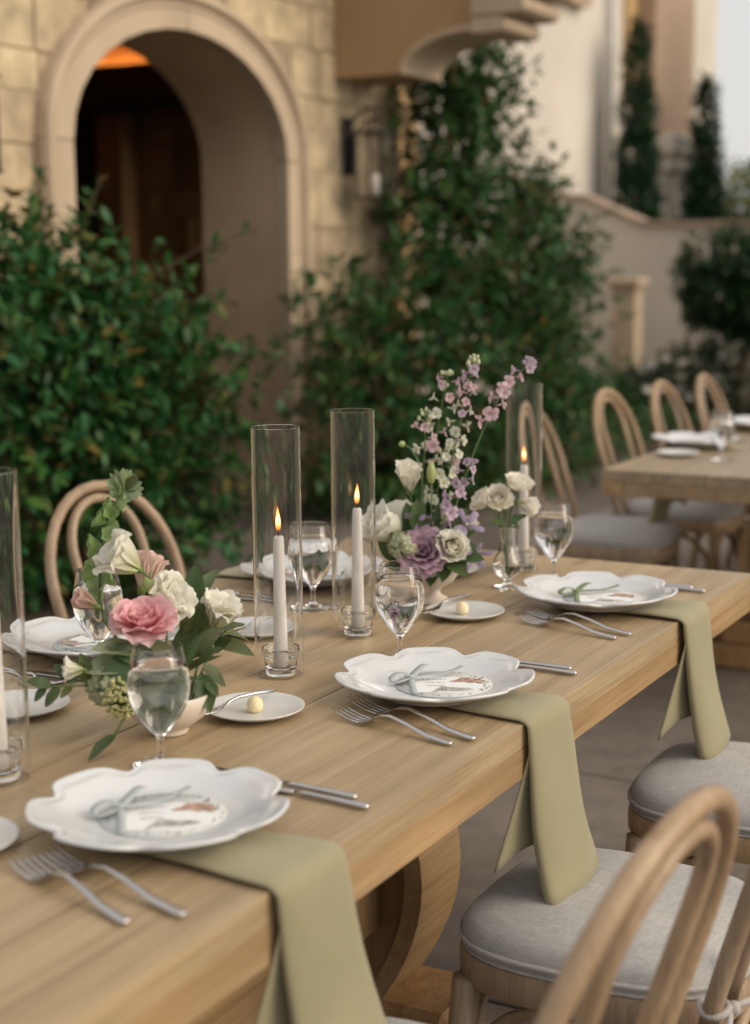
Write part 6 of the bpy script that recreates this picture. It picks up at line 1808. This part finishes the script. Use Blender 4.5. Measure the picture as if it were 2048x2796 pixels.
# ---- bud vase with white roses
BV = Vector((2.832, 1.246, TZ + 0.0006))
vo_ = [(0, 0.0), (0.030, 0.0), (0.031, 0.0012), (0.030, 0.0026), (0.014, 0.006), (0.006, 0.012), (0.008, 0.018), (0.020, 0.026), (0.029, 0.038), (0.0305, 0.048), (0.027, 0.060), (0.0185, 0.074), (0.0150, 0.088), (0.0150, 0.105), (0.0170, 0.122), (0.0190, 0.132)]
vi_ = [(0.0176, 0.1322), (0.0156, 0.122), (0.0136, 0.105), (0.0136, 0.088), (0.0170, 0.0745), (0.0254, 0.060), (0.0288, 0.048), (0.0274, 0.039), (0.0185, 0.0285), (0.0, 0.0235)]
bv = thing('bud_vase', 'small clear glass bud vase with a round belly at the far end', 'vase', BV)
link('glass_body', MB().lathe(vo_ + vi_, 44).mesh('glass_body', M['glass']), bv)
wv = [(0, 0.052), (0.0278, 0.052), (0.0291, 0.0525), (0.0291, 0.048), (0.0277, 0.0388), (0.0187, 0.0282), (0, 0.0232)]
link('water', MB().lathe(wv, 40).mesh('water', M['water']), bv)
ST = BV + UP * 0.032
FC = 'white roses in the bud vase'
bloom('rose', 'ivory rose facing the camera at the front of the bud vase', 'flower', (2.850, 1.275, 0.935), V3(-0.05, -0.85, 0.5), 'rose', 'ivory', 0.95, ST, 41, FC)
bloom('rose', 'ivory rose standing highest in the bud vase', 'flower', (2.868, 1.243, 0.957), V3(0.3, -0.3, 0.9), 'rose', 'ivory', 1.0, ST, 42, FC)
bloom('rose', 'ivory rose at the back left of the bud vase', 'flower', (2.852, 1.300, 0.925), V3(-0.65, -0.2, 0.6), 'rose', 'ivory', 1.02, ST, 43, FC)
bloom('rose', 'ivory rose drooping at the right of the bud vase', 'flower', (2.868, 1.240, 0.930), V3(0.75, -0.35, -0.15), 'closed', 'ivory', 1.1, ST, 44, FC)
bl_ = ST + UP * 0.10
sprig('leaf_sprig', 'small leaves under the white roses of the bud vase', bl_, [ST, bl_], [('small', bl_, bl_ + V3(-0.04, -0.01, 0.005), V3(0, -0.5, 1)), ('small', bl_, bl_ + V3(0.02, -0.03, -0.002), V3(0, -0.5, 1)), ('olsmall', bl_, bl_ + V3(-0.01, -0.035, 0.0), V3(0, -0.5, 1)), ('small', bl_, bl_ + V3(0.04, 0.01, 0.02), V3(0, -0.5, 1))])
# ---- lilac flowers showing at the right edge on the second table
b3 = Vector((5.75, 1.33, TZ + 0.0006))
solo('flower_compote', bpy.data.objects['flower_compote'].data, 'small cream pedestal bowl on the second table beyond the right edge', 'bowl', b3)
spray('lilac flower spike at the right edge above the second table', [b3 + UP * 0.06, b3 + UP * 0.16 + RT * -0.02, b3 + UP * 0.26 + RT * -0.05, b3 + UP * 0.30 + RT * -0.09], ['lilac', 'lilacpink'], 0.35, 1.0, 16, 0.022, 0, 51)
